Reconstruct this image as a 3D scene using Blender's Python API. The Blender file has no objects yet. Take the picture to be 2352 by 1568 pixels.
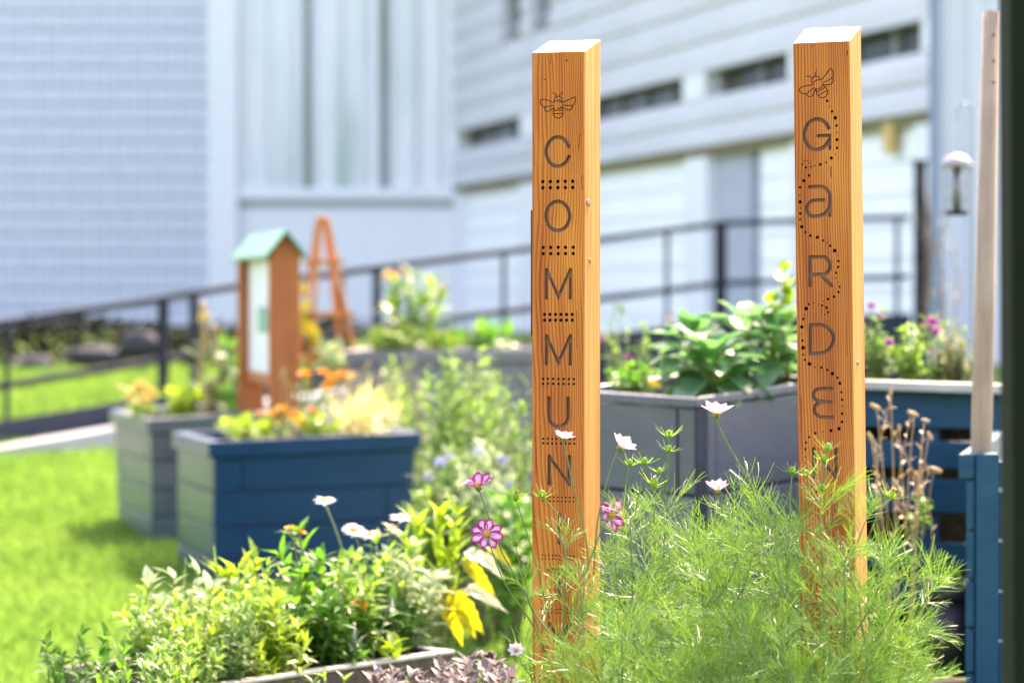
import bpy, bmesh, math, random
import numpy as np
from mathutils import Vector, Matrix, Quaternion, noise as mnoise
RD = random.Random(11)
sc = bpy.context.scene
COL = sc.collection
rad = math.radians

# ------------------------------------------------------------------ camera
F = 6533.0            # focal length in pixels of a 2352 px wide frame (100 mm on full frame)
EYE = 1.58
CAM = Vector((0, 0, EYE))
PITCH = math.atan((784 - 680) / F)
FWD = Vector((0, math.cos(PITCH), -math.sin(PITCH)))
UPV = Vector((0, math.sin(PITCH), math.cos(PITCH)))
FOCUS = 7.05

def ray(px, py):
    return FWD + Vector((1, 0, 0)) * ((px - 1176) / F) - UPV * ((py - 784) / F)
def P(px, py, Y):
    d = ray(px, py)
    return CAM + d * (Y / d.y)
def gz(x, y):
    """height of the terrain"""
    ks = [(-50, 0), (18.5, 0), (25.5, .2), (33, .7), (40, .9), (400, .9)]
    z = .9
    for (a, b), (c, d) in zip(ks, ks[1:]):
        if a <= y <= c:
            t = (y - a) / (c - a); z = b + (d - b) * t; break
    t = min(1, max(0, (x - .15) / .9)); t = t * t * (3 - 2 * t)
    k = min(1, max(0, (20 - y) / 6))
    return z + .25 * t * k

cd = bpy.data.cameras.new('camera'); co = bpy.data.objects.new('camera', cd); COL.objects.link(co)
co.location = CAM; co.rotation_euler = (rad(90) - PITCH, 0, 0)
cd.sensor_width = 36; cd.lens = F / 2352 * 36; cd.clip_start = .1; cd.clip_end = 600
cd.dof.use_dof = True; cd.dof.focus_distance = FOCUS; cd.dof.aperture_fstop = 2.5
sc.camera = co

# ------------------------------------------------------------------ light
SUN_AZ, SUN_EL = 22.5, 48       # degrees right of the viewing direction, above the horizon
s = Vector((math.sin(rad(SUN_AZ)) * math.cos(rad(SUN_EL)), math.cos(rad(SUN_AZ)) * math.cos(rad(SUN_EL)), math.sin(rad(SUN_EL))))
ld = bpy.data.lights.new('sun', 'SUN'); lo = bpy.data.objects.new('sun', ld); COL.objects.link(lo)
ld.energy = 2.3; ld.angle = rad(.53); ld.color = (1, .95, .86)
lo.rotation_euler = s.to_track_quat('Z', 'Y').to_euler(); lo.location = (10, 20, 30)
w = bpy.data.worlds.new('World'); sc.world = w; w.use_nodes = True
nt = w.node_tree; nt.nodes.clear()
sky = nt.nodes.new('ShaderNodeTexSky'); sky.sky_type = 'NISHITA'; sky.sun_disc = False
sky.sun_elevation = rad(SUN_EL); sky.sun_rotation = rad(SUN_AZ)
sky.dust_density = 3.0; sky.ozone_density = 2.0; sky.air_density = .9
bg = nt.nodes.new('ShaderNodeBackground'); bg.inputs[1].default_value = .15
wo = nt.nodes.new('ShaderNodeOutputWorld')
nt.links.new(sky.outputs[0], bg.inputs[0]); nt.links.new(bg.outputs[0], wo.inputs[0])
sc.view_settings.view_transform = 'Standard'; sc.view_settings.look = 'None'
sc.view_settings.exposure = 2.78; sc.view_settings.gamma = 1; sc.view_settings.use_white_balance = True; sc.view_settings.white_balance_temperature = 8000; sc.view_settings.white_balance_tint = 22
sc.cycles.use_denoising = True
sc.cycles.max_bounces = 8; sc.cycles.diffuse_bounces = 4; sc.cycles.glossy_bounces = 3; sc.cycles.transmission_bounces = 5; sc.cycles.transparent_max_bounces = 6

# ------------------------------------------------------------------ materials
def newmat(name):
    m = bpy.data.materials.new(name); m.use_nodes = True
    nt = m.node_tree; nt.nodes.clear()
    out = nt.nodes.new('ShaderNodeOutputMaterial')
    return m, nt, out
def node(nt, typ, ins=None, **props):
    n = nt.nodes.new(typ)
    for k, v in props.items(): setattr(n, k, v)
    for k, v in (ins or {}).items():
        if isinstance(v, bpy.types.NodeSocket): nt.links.new(v, n.inputs[k])
        else: n.inputs[k].default_value = v
    return n
def mathn(nt, op, a, b=0.0, c=0.0):
    n = nt.nodes.new('ShaderNodeMath'); n.operation = op
    for i, v in enumerate((a, b, c)):
        if isinstance(v, bpy.types.NodeSocket): nt.links.new(v, n.inputs[i])
        else: n.inputs[i].default_value = v
    return n.outputs[0]
def c4(c): return (c[0], c[1], c[2], 1)
def ramp(nt, fac, stops):
    n = nt.nodes.new('ShaderNodeValToRGB')
    e = n.color_ramp.elements
    while len(e) < len(stops): e.new(.5)
    for el, (p, c) in zip(e, stops): el.position = p; el.color = c4(c)
    nt.links.new(fac, n.inputs[0])
    return n.outputs[0]
def mixc(nt, fac, a, b, mode='MIX'):
    n = nt.nodes.new('ShaderNodeMix'); n.data_type = 'RGBA'; n.blend_type = mode
    for i, v in ((0, fac), (6, a), (7, b)):
        if isinstance(v, bpy.types.NodeSocket): nt.links.new(v, n.inputs[i])
        else: n.inputs[i].default_value = v if i == 0 else c4(v)
    return n.outputs[2]
def objcoord(nt, scale=(1, 1, 1)):
    t = nt.nodes.new('ShaderNodeTexCoord')
    m = node(nt, 'ShaderNodeMapping', {'Vector': t.outputs['Object'], 'Scale': scale})
    return m.outputs[0]

def paint(name, ca, cb, rough=.5, scale=(4, 4, 4), bump=.15, bscale=40, spec=.5, metal=0, detail=5):
    """two tones broken up by noise, a little relief"""
    m, nt, out = newmat(name)
    v = objcoord(nt, scale)
    n = node(nt, 'ShaderNodeTexNoise', {'Vector': v, 'Scale': 1.0, 'Detail': detail, 'Roughness': .65})
    col = ramp(nt, n.outputs[0], [(.3, ca), (.7, cb)])
    n2 = node(nt, 'ShaderNodeTexNoise', {'Vector': objcoord(nt), 'Scale': bscale, 'Detail': 3})
    b = node(nt, 'ShaderNodeBump', {'Height': n2.outputs[0], 'Strength': bump, 'Distance': .01})
    r = mathn(nt, 'MULTIPLY_ADD', n2.outputs[0], .25, rough - .12)
    p = node(nt, 'ShaderNodeBsdfPrincipled', {'Base Color': col, 'Roughness': r, 'Normal': b.outputs[0], 'Metallic': metal, 'Specular IOR Level': spec})
    nt.links.new(p.outputs[0], out.inputs[0])
    return m

def leafmat(name, ca, cb, trans=.45, rough=.42, spec=.5, tcol=None, tval=1.6, nscale=9.0, nw=.35):
    """thin leaf: glossy top, lets sunlight through; every leaf its own tone"""
    m, nt, out = newmat(name)
    g = nt.nodes.new('ShaderNodeNewGeometry')
    n = node(nt, 'ShaderNodeTexNoise', {'Vector': objcoord(nt), 'Scale': nscale, 'Detail': 3})
    f = mathn(nt, 'ADD', mathn(nt, 'MULTIPLY', g.outputs['Random Per Island'], 1 - nw), mathn(nt, 'MULTIPLY', n.outputs[0], nw))
    col = ramp(nt, f, [(.12, ca), (.85, cb)])
    p = node(nt, 'ShaderNodeBsdfPrincipled', {'Base Color': col, 'Roughness': rough, 'Specular IOR Level': spec})
    tc = tcol or (.92, 1.0, .65)
    tcl = mixc(nt, 1.0, col, tc, 'MULTIPLY')
    hs = node(nt, 'ShaderNodeHueSaturation', {'Color': tcl, 'Saturation': 1.0, 'Value': tval})
    t = node(nt, 'ShaderNodeBsdfTranslucent', {'Color': hs.outputs[0]})
    mx = node(nt, 'ShaderNodeMixShader', {0: trans, 1: p.outputs[0], 2: t.outputs[0]})
    nt.links.new(mx.outputs[0], out.inputs[0])
    return m

def petalmat(name, inner, edge, base=None, trans=.4, lo=.35, hi=.95):
    """petal coloured from its midline to its rim (attribute 'rim')"""
    m, nt, out = newmat(name)
    a = node(nt, 'ShaderNodeAttribute', attribute_name='rim')
    n = node(nt, 'ShaderNodeTexNoise', {'Vector': objcoord(nt), 'Scale': 160.0, 'Detail': 2})
    f = mathn(nt, 'ADD', a.outputs['Fac'], mathn(nt, 'MULTIPLY', mathn(nt, 'SUBTRACT', n.outputs[0], .5), .35))
    col = ramp(nt, f, [(lo, inner), (hi, edge)])
    p = node(nt, 'ShaderNodeBsdfPrincipled', {'Base Color': col, 'Roughness': .55, 'Specular IOR Level': .3})
    t = node(nt, 'ShaderNodeBsdfTranslucent', {'Color': col})
    mx = node(nt, 'ShaderNodeMixShader', {0: trans, 1: p.outputs[0], 2: t.outputs[0]})
    nt.links.new(mx.outputs[0], out.inputs[0])
    return m

def firwood(name, light, mid, dark, pith, freq, wob=.012, rough=.5, zs=1.2, sheen=.35):
    """growth rings round a pith line beside the beam, seen as straight or arched grain"""
    m, nt, out = newmat(name)
    t = nt.nodes.new('ShaderNodeTexCoord')
    sp = node(nt, 'ShaderNodeSeparateXYZ', {0: t.outputs['Object']})
    mp = node(nt, 'ShaderNodeMapping', {'Vector': t.outputs['Object'], 'Scale': (5, 5, zs)})
    nz = node(nt, 'ShaderNodeTexNoise', {'Vector': mp.outputs[0], 'Scale': 1.0, 'Detail': 3, 'Roughness': .55})
    dx = mathn(nt, 'ADD', mathn(nt, 'SUBTRACT', sp.outputs[0], pith[0]), mathn(nt, 'MULTIPLY', mathn(nt, 'SUBTRACT', nz.outputs[0], .5), wob * 8))
    dx = mathn(nt, 'ADD', dx, mathn(nt, 'MULTIPLY', sp.outputs[2], pith[2]))
    dy = mathn(nt, 'SUBTRACT', sp.outputs[1], pith[1])
    r = mathn(nt, 'SQRT', mathn(nt, 'ADD', mathn(nt, 'POWER', mathn(nt, 'ABSOLUTE', dx), 2.0), mathn(nt, 'MULTIPLY', dy, dy)))
    mpf = node(nt, 'ShaderNodeMapping', {'Vector': t.outputs['Object'], 'Scale': (40, 40, 2.5)})
    nf = node(nt, 'ShaderNodeTexNoise', {'Vector': mpf.outputs[0], 'Scale': 1.0, 'Detail': 2})
    ph = mathn(nt, 'ADD', mathn(nt, 'MULTIPLY', r, freq), mathn(nt, 'MULTIPLY', nf.outputs[0], 1.1))
    fr = mathn(nt, 'FRACT', ph)
    ring = ramp(nt, fr, [(0, light), (.35, light), (.62, mid), (.84, dark), (.95, mid), (1, light)])
    mps = node(nt, 'ShaderNodeMapping', {'Vector': t.outputs['Object'], 'Scale': (260, 260, 5)})
    ns = node(nt, 'ShaderNodeTexNoise', {'Vector': mps.outputs[0], 'Scale': 1.0, 'Detail': 3})
    col = mixc(nt, mathn(nt, 'MULTIPLY', ns.outputs[0], .35), ring, mid)
    mpb = node(nt, 'ShaderNodeMapping', {'Vector': t.outputs['Object'], 'Scale': (14, 14, 1.6)})
    nb = node(nt, 'ShaderNodeTexNoise', {'Vector': mpb.outputs[0], 'Scale': 1.0, 'Detail': 2})
    hs = node(nt, 'ShaderNodeHueSaturation', {'Color': col, 'Hue': mathn(nt, 'MULTIPLY_ADD', nb.outputs[0], .05, .475), 'Value': mathn(nt, 'MULTIPLY_ADD', nb.outputs[0], 1.5, .28)})
    litx = mathn(nt, 'ADD', sp.outputs[0], mathn(nt, 'MULTIPLY', mathn(nt, 'SUBTRACT', nz.outputs[0], .5), .004))  # right face tinted yellower: its sunlit gold is put into the wood colour
    litf = ramp(nt, mathn(nt, 'MULTIPLY_ADD', litx, 200.0, -13.0), [(0, (0, 0, 0)), (.8, (1, 1, 1))])
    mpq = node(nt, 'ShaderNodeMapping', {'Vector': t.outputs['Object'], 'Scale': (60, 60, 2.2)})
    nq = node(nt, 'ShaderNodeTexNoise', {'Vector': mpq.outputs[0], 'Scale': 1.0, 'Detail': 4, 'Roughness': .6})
    litc = ramp(nt, nq.outputs[0], [(.3, (.38, .14, .028)), (.5, (.50, .215, .05)), (.7, (.58, .31, .10))])
    hs = node(nt, 'ShaderNodeHueSaturation', {'Color': mixc(nt, mathn(nt, 'MULTIPLY', litf, .88), hs.outputs[0], litc)})
    bp = node(nt, 'ShaderNodeBump', {'Height': fr, 'Strength': .3, 'Distance': .002})
    p = node(nt, 'ShaderNodeBsdfPrincipled', {'Base Color': hs.outputs[0], 'Roughness': rough, 'Normal': bp.outputs[0], 'Specular IOR Level': sheen})
    nt.links.new(p.outputs[0], out.inputs[0])
    return m

def grainwood(name, ca, cb, axis='Z', rough=.75, dens=60):
    """weathered timber with streaks along one axis"""
    m, nt, out = newmat(name)
    scl = {'X': (3, dens, dens), 'Y': (dens, 3, dens), 'Z': (dens, dens, 3)}[axis]
    n = node(nt, 'ShaderNodeTexNoise', {'Vector': objcoord(nt, scl), 'Scale': 1.0, 'Detail': 5, 'Roughness': .6})
    n2 = node(nt, 'ShaderNodeTexNoise', {'Vector': objcoord(nt), 'Scale': 6.0, 'Detail': 4})
    f = mathn(nt, 'ADD', mathn(nt, 'MULTIPLY', n.outputs[0], .6), mathn(nt, 'MULTIPLY', n2.outputs[0], .4))
    col = ramp(nt, f, [(.33, ca), (.68, cb)])
    b = node(nt, 'ShaderNodeBump', {'Height': n.outputs[0], 'Strength': .4, 'Distance': .004})
    p = node(nt, 'ShaderNodeBsdfPrincipled', {'Base Color': col, 'Roughness': rough, 'Normal': b.outputs[0], 'Specular IOR Level': .3})
    nt.links.new(p.outputs[0], out.inputs[0])
    return m

M = {}
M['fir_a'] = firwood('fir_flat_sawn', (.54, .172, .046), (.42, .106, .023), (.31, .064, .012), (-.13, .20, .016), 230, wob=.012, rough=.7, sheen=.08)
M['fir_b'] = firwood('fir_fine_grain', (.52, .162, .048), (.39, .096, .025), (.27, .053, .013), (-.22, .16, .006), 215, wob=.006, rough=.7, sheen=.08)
M['routed'] = grainwood('routed_wood', (.24, .11, .07), (.44, .235, .165), 'Z', .8, 220)
M['burnt'] = paint('burnt_wood', (.06, .017, .007), (.13, .042, .017), .8)
M['end_grain'] = grainwood('sunlit_end_grain', (.52, .40, .27), (.70, .58, .43), 'X', .7, 60)  # pale: strong sun on the post tops put into the end grain colour
M['knot'] = paint('knot_wood', (.16, .05, .02), (.32, .12, .045), .6, (60, 60, 60))
M['plate'] = paint('dark_steel', (.012, .012, .014), (.025, .025, .028), .45, metal=.3)
M['blue'] = paint('blue_paint', (.0004, .032, .080), (.0008, .042, .10), .3, (3, 3, 9), .1, 60, .18)
M['blue_dark'] = paint('blue_timber_stain', (.003, .047, .095), (.007, .072, .13), .45, (5, 5, 12), .15, 60, .2)
M['slate'] = paint('slate_green_paint', (.04, .075, .095), (.06, .10, .12), .34, (3, 3, 9), .1, 60, .55)
M['grey'] = paint('grey_paint', (.062, .07, .095), (.092, .10, .128), .42, (4, 4, 10), .15, 50, .5)
M['grey_far'] = paint('dull_grey_paint', (.12, .115, .13), (.17, .165, .18), .6, (4, 4, 10))
M['capwood'] = grainwood('pale_cap_timber', (.36, .33, .29), (.52, .49, .44), 'X')
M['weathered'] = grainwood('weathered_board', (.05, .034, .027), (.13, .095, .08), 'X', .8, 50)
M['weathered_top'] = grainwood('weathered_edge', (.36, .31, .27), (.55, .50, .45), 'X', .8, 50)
M['pole'] = grainwood('silvered_pole', (.24, .16, .11), (.40, .30, .22), 'Z', .75, 70)
M['soil'] = paint('garden_soil', (.018, .012, .008), (.05, .034, .022), .95, (20, 20, 20), .8, 60, .1)
M['kiosk'] = grainwood('orange_stained_timber', (.33, .085, .022), (.46, .14, .04), 'Z', .6, 40)
M['trellis'] = grainwood('bright_orange_timber', (.46, .15, .03), (.60, .22, .05), 'Z', .6, 40)
M['rooftile'] = paint('mint_green_roof_sheet', (.07, .26, .145), (.10, .32, .18), .45)
M['board'] = paint('white_board', (.62, .64, .66), (.72, .74, .76), .4)
M['greenboard'] = paint('green_panel', (.07, .30, .20), (.09, .36, .24), .5)
M['steel'] = paint('navy_black_steel', (.003, .005, .012), (.006, .009, .02), .5, spec=.3)
M['darkgreen'] = paint('dark_green_paint', (.007, .011, .005), (.011, .016, .008), .85, spec=.08)
M['kerb'] = paint('slate_kerb', (.012, .018, .030), (.022, .03, .045), .8)
M['path'] = paint('pale_concrete', (.30, .29, .285), (.42, .405, .40), .85, (2, 2, 2), .2)
M['black'] = paint('black_plastic', (.008, .009, .012), (.014, .015, .019), .4)
M['red_brick'] = paint('pale_red_brick', (.36, .20, .16), (.46, .28, .23), .85, (30, 30, 30))
M['feeder'] = paint('dull_metal', (.16, .16, .18), (.24, .24, .26), .4, metal=.6)
M['feeder_roof'] = paint('weathered_pink_plastic', (.26, .22, .225), (.34, .29, .295), .5)
M['stone'] = paint('grey_stone', (.018, .018, .021), (.05, .05, .056), .9, (3, 3, 3), .5, 20)
# building
M['white_wall'] = paint('white_render', (.70, .70, .73), (.76, .76, .79), .8, (.6, .6, .3), .1, 8)
M['siding'] = paint('white_siding', (.51, .505, .54), (.59, .585, .62), .6, (.4, .4, 1.5), .05, 8)
M['ribbed'] = paint('pale_ribbed_sheet', (.56, .565, .62), (.63, .635, .69), .55, (.5, .5, .3), .05, 8)
M['door_white'] = paint('white_roller_door', (.86, .87, .88), (.90, .91, .92), .5, (1, 1, .6), .05, 8)
M['glass'] = paint('dark_window_glass', (.010, .014, .012), (.035, .042, .035), .12, (.8, .8, .8), .02, 4, .6)
M['slatewindow'] = paint('shaded_grey_panel', (.34, .36, .42), (.42, .44, .5), .4)
M['teal'] = paint('grey_teal_frame', (.17, .25, .29), (.22, .31, .35), .5)
M['pipe'] = paint('blue_grey_pipe', (.16, .22, .30), (.20, .27, .35), .5)
M['ochre'] = paint('ochre_sign_board', (.55, .36, .09), (.63, .43, .13), .6)
M['rust'] = paint('rusty_soffit', (.16, .13, .06), (.22, .19, .10), .8, (2, 2, 2))
M['algae'] = paint('algae_stained_joint', (.21, .26, .22), (.40, .43, .44), .9, (3, 3, .5), .2, 10)

def stained(name):
    m, nt, out = newmat(name)
    n = node(nt, 'ShaderNodeTexNoise', {'Vector': objcoord(nt, (1.1, 1.1, .16)), 'Scale': 1.0, 'Detail': 4, 'Roughness': .6})
    sp = node(nt, 'ShaderNodeSeparateXYZ', {0: objcoord(nt)})
    low = ramp(nt, mathn(nt, 'MULTIPLY', sp.outputs[2], .09), [(.28, (1, 1, 1)), (.75, (.25, .25, .25))])
    f = mathn(nt, 'MULTIPLY', ramp(nt, n.outputs[0], [(.48, (0, 0, 0)), (.66, (1, 1, 1))]), low)
    col = mixc(nt, f, (.71, .715, .74), (.46, .54, .51))
    p = node(nt, 'ShaderNodeBsdfPrincipled', {'Base Color': col, 'Roughness': .85})
    nt.links.new(p.outputs[0], out.inputs[0])
    return m
M['stained'] = stained('rain_stained_concrete')

def tiled(name):
    m, nt, out = newmat(name)
    t = nt.nodes.new('ShaderNodeTexCoord')
    sp = node(nt, 'ShaderNodeSeparateXYZ', {0: t.outputs['Object']})
    fx = mathn(nt, 'FRACT', mathn(nt, 'MULTIPLY', sp.outputs[0], 1 / .2))
    line = ramp(nt, fx, [(0, (1, 1, 1)), (.10, (1, 1, 1)), (.22, (0, 0, 0)), (.95, (0, 0, 0))])
    n = node(nt, 'ShaderNodeTexNoise', {'Vector': objcoord(nt, (5, 1, 2.6)), 'Scale': 1.0, 'Detail': 2})
    base = ramp(nt, n.outputs[0], [(.3, (.50, .52, .59)), (.7, (.57, .59, .66))])
    col = mixc(nt, mathn(nt, 'MULTIPLY', line, .8), base, (.30, .33, .38))
    p = node(nt, 'ShaderNodeBsdfPrincipled', {'Base Color': col, 'Roughness': .5})
    nt.links.new(p.outputs[0], out.inputs[0])
    return m
M['tiled'] = tiled('pale_blue_glazed_tile')

def lawnmat():
    m, nt, out = newmat('mown_lawn_soil')
    n = node(nt, 'ShaderNodeTexNoise', {'Vector': objcoord(nt, (.9, .5, 1)), 'Scale': 1.0, 'Detail': 6, 'Roughness': .6})
    col = ramp(nt, n.outputs[0], [(.3, (.06, .13, .02)), (.5, (.10, .175, .03)), (.72, (.22, .24, .09))])
    n2 = node(nt, 'ShaderNodeTexNoise', {'Vector': objcoord(nt), 'Scale': 60.0, 'Detail': 3})
    b = node(nt, 'ShaderNodeBump', {'Height': n2.outputs[0], 'Strength': .9, 'Distance': .03})
    p = node(nt, 'ShaderNodeBsdfPrincipled', {'Base Color': col, 'Roughness': .9, 'Normal': b.outputs[0], 'Specular IOR Level': .1})
    nt.links.new(p.outputs[0], out.inputs[0])
    return m
M['lawn'] = lawnmat()

for k, cw in (('blue', .3), ('slate', .1), ('grey', .15)):
    pb = next(n for n in M[k].node_tree.nodes if n.type == 'BSDF_PRINCIPLED')
    pb.inputs['Coat Weight'].default_value = cw; pb.inputs['Coat Roughness'].default_value = .22
# foliage
L = {}
L['cosmos'] = leafmat('feathery_cosmos_leaf', (.042, .135, .024), (.175, .295, .045), .34, .40, .5, tval=1.6, tcol=(1, 1, .7))
L['cosmos_stem'] = leafmat('cosmos_stem', (.10, .17, .04), (.15, .22, .05), .15, .45)
L['grass'] = leafmat('grass_blade', (.055, .15, .024), (.195, .28, .07), .5, .55, .2, nscale=.55, nw=.75)
L['light'] = leafmat('light_green_leaf', (.10, .21, .03), (.26, .38, .07), .56, .42, .4)
L['fresh'] = leafmat('fresh_green_leaf', (.045, .16, .018), (.13, .28, .03), .55, .42, .4)
L['yg'] = leafmat('yellow_green_leaf', (.16, .27, .02), (.32, .41, .04), .5, .38)
L['yellow'] = leafmat('yellow_leaf', (.27, .26, .014), (.44, .36, .025), .58, .5, .3)
L['sage'] = leafmat('silver_sage_leaf', (.17, .25, .13), (.40, .46, .32), .42, .6, .25)
L['dark'] = leafmat('dark_green_leaf', (.03, .10, .018), (.075, .17, .03), .5, .6, .18)
L['hedge'] = leafmat('shade_dark_leaf', (.003, .006, .003), (.008, .014, .006), .05, .8, .03)  # near black: shade at the building's foot put into the leaf colour
L['kale'] = leafmat('kale_leaf', (.05, .17, .055), (.13, .28, .12), .42, .27, .8)
L['olive'] = leafmat('olive_grey_leaf', (.07, .11, .045), (.15, .20, .09), .45, .65, .15)
L['wild'] = leafmat('wild_green_leaf', (.065, .14, .035), (.16, .25, .07), .5, .6, .2)
L['purple'] = leafmat('purple_sage_leaf', (.09, .07, .075), (.24, .21, .205), .3, .5, .35, tcol=(1, .9, .85))
L['straw'] = leafmat('straw_stem', (.34, .25, .13), (.50, .39, .23), .25, .6, tcol=(1, .95, .8))
L['bleach'] = leafmat('bleached_grass', (.42, .40, .13), (.56, .52, .22), .45, .5, tcol=(1, 1, .85))
L['stem'] = leafmat('green_stem', (.10, .15, .045), (.17, .21, .08), .15, .5)
L['brownstem'] = leafmat('brown_stem', (.11, .055, .03), (.20, .11, .06), .1, .6, tcol=(1, .9, .8))
L['cream'] = leafmat('cream_leaf', (.56, .52, .36), (.72, .68, .52), .4, .5, tcol=(1, 1, .85))
PT = {}
PT['magenta'] = petalmat('magenta_edged_petal', (.70, .42, .60), (.42, .002, .20), lo=.14, hi=.5)
PT['pale'] = petalmat('pale_pink_petal', (.72, .62, .69), (.62, .42, .55), lo=.3, hi=1.0)
PT['blush'] = petalmat('blush_petal', (.72, .60, .68), (.52, .10, .36), lo=.55, hi=1.0)
PT['white'] = petalmat('white_petal', (.80, .80, .78), (.82, .82, .82))
PT['orange'] = petalmat('orange_petal', (.80, .29, .003), (.86, .42, .010))
PT['gold'] = petalmat('golden_petal', (.76, .36, .012), (.82, .46, .03))
PT['yellow'] = petalmat('yellow_petal', (.78, .55, .02), (.80, .60, .05))
PT['straw'] = petalmat('straw_yellow_petal', (.62, .45, .10), (.72, .58, .22))
PT['lavender'] = petalmat('lavender_petal', (.50, .49, .68), (.58, .57, .76))
PT['pink'] = petalmat('pink_purple_petal', (.42, .05, .30), (.52, .09, .38))
M['centre'] = paint('golden_flower_centre', (.50, .20, .01), (.72, .40, .03), .8, (300, 300, 300), .8, 300)
PT['tan'] = petalmat('withered_petal', (.42, .24, .10), (.55, .38, .24))
# ------------------------------------------------------------------ scene graph helpers
def setp(o, label=None, cat=None, group=None, kind=None):
    if label: o['label'] = label
    if cat: o['category'] = cat
    if group: o['group'] = group
    if kind: o['kind'] = kind
    return o
def empty(name, loc, label, cat, group=None, rz=0.0):
    o = bpy.data.objects.new(name, None); COL.objects.link(o)
    o.location = loc; o.rotation_euler = (0, 0, rz); o.empty_display_size = .1
    return setp(o, label, cat, group)
def nm(name): return name

class MB:
    """collects faces, then links them as ONE mesh object; points are given in world space unless a matrix is set"""
    def __init__(s): s.v = []; s.f = []; s.m = []; s.rim = []
    def add(s, vs, fs, mi=0):
        o = len(s.v); s.v += [tuple(v) for v in vs]
        s.f += [tuple(i + o for i in f) for f in fs]; s.m += [mi] * len(fs)
    def hexa(s, lo4, hi4, mi=0):
        s.add(list(lo4) + list(hi4), [(3, 2, 1, 0), (4, 5, 6, 7), (0, 1, 5, 4), (1, 2, 6, 5), (2, 3, 7, 6), (3, 0, 4, 7)], mi)
    def box(s, x0, x1, y0, y1, z0, z1, mi=0, mat=None):
        q = [Vector((x0, y0, z0)), Vector((x1, y0, z0)), Vector((x1, y1, z0)), Vector((x0, y1, z0)),
             Vector((x0, y0, z1)), Vector((x1, y0, z1)), Vector((x1, y1, z1)), Vector((x0, y1, z1))]
        if mat is not None: q = [mat @ a for a in q]
        s.hexa(q[:4], q[4:], mi)
    def beam(s, a, b, wx, wz, mi=0, up=Vector((0, 0, 1))):
        """rectangular bar from a to b: wx across, wz along up"""
        a = Vector(a); b = Vector(b); d = (b - a).normalized()
        x = d.cross(up)
        if x.length < 1e-4: x = d.cross(Vector((0, 1, 0)))
        x.normalize(); z = x.cross(d).normalized()
        def ring(p): return [p - x * wx / 2 - z * wz / 2, p + x * wx / 2 - z * wz / 2, p + x * wx / 2 + z * wz / 2, p - x * wx / 2 + z * wz / 2]
        s.hexa(ring(a), ring(b), mi)
    def tube(s, pts, rr, n=6, mi=0):
        pts = [Vector(p) for p in pts]
        if not isinstance(rr, (list, tuple)): rr = [rr] * len(pts)
        o = len(s.v); ref = Vector((.3, .9, .1)).normalized()
        for i, p in enumerate(pts):
            d = (pts[min(i + 1, len(pts) - 1)] - pts[max(i - 1, 0)])
            d = d.normalized() if d.length > 1e-9 else Vector((0, 0, 1))
            x = d.cross(ref)
            if x.length < 1e-3: x = d.cross(Vector((1, 0, 0)))
            x.normalize(); y = x.cross(d)
            for k in range(n):
                a = 2 * math.pi * k / n
                s.v.append(tuple(p + (x * math.cos(a) + y * math.sin(a)) * rr[i]))
        for i in range(len(pts) - 1):
            for k in range(n):
                k2 = (k + 1) % n
                s.f.append((o + i * n + k, o + i * n + k2, o + (i + 1) * n + k2, o + (i + 1) * n + k)); s.m.append(mi)
        s.f.append(tuple(o + k for k in reversed(range(n)))); s.m.append(mi)
        s.f.append(tuple(o + (len(pts) - 1) * n + k for k in range(n))); s.m.append(mi)
    def lathe(s, prof, n=16, mat=None, mi=0):
        o = len(s.v); mat = mat or Matrix()
        for r, z in prof:
            for k in range(n):
                a = 2 * math.pi * k / n
                s.v.append(tuple(mat @ Vector((r * math.cos(a), r * math.sin(a), z))))
        for i in range(len(prof) - 1):
            for k in range(n):
                k2 = (k + 1) % n
                s.f.append((o + i * n + k, o + i * n + k2, o + (i + 1) * n + k2, o + (i + 1) * n + k)); s.m.append(mi)
    def build(s, name, mats, parent=None, smooth=False, bevel=0.0):
        if not isinstance(mats, (list, tuple)): mats = [mats]
        me = bpy.data.meshes.new(name)
        vs = s.v
        if parent is not None:
            inv = (Matrix.Translation(parent.location) @ parent.rotation_euler.to_matrix().to_4x4()).inverted() if parent.parent is None else None
            if inv is None:
                g = parent.parent
                inv = (Matrix.Translation(g.location) @ g.rotation_euler.to_matrix().to_4x4()).inverted()
            vs = [tuple(inv @ Vector(v)) for v in vs]
        me.from_pydata(vs, [], s.f)
        for m in mats: me.materials.append(m)
        if len(mats) > 1: me.polygons.foreach_set('material_index', s.m)
        if s.rim:
            at = me.attributes.new('rim', 'FLOAT', 'POINT'); at.data.foreach_set('value', s.rim)
        me.polygons.foreach_set('use_smooth', [smooth] * len(me.polygons))
        me.update()
        o = bpy.data.objects.new(name, me); COL.objects.link(o)
        if parent is not None: o.parent = parent
        if bevel:
            b = o.modifiers.new('bevel', 'BEVEL'); b.width = bevel; b.segments = 2; b.limit_method = 'ANGLE'
        return o

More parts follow.
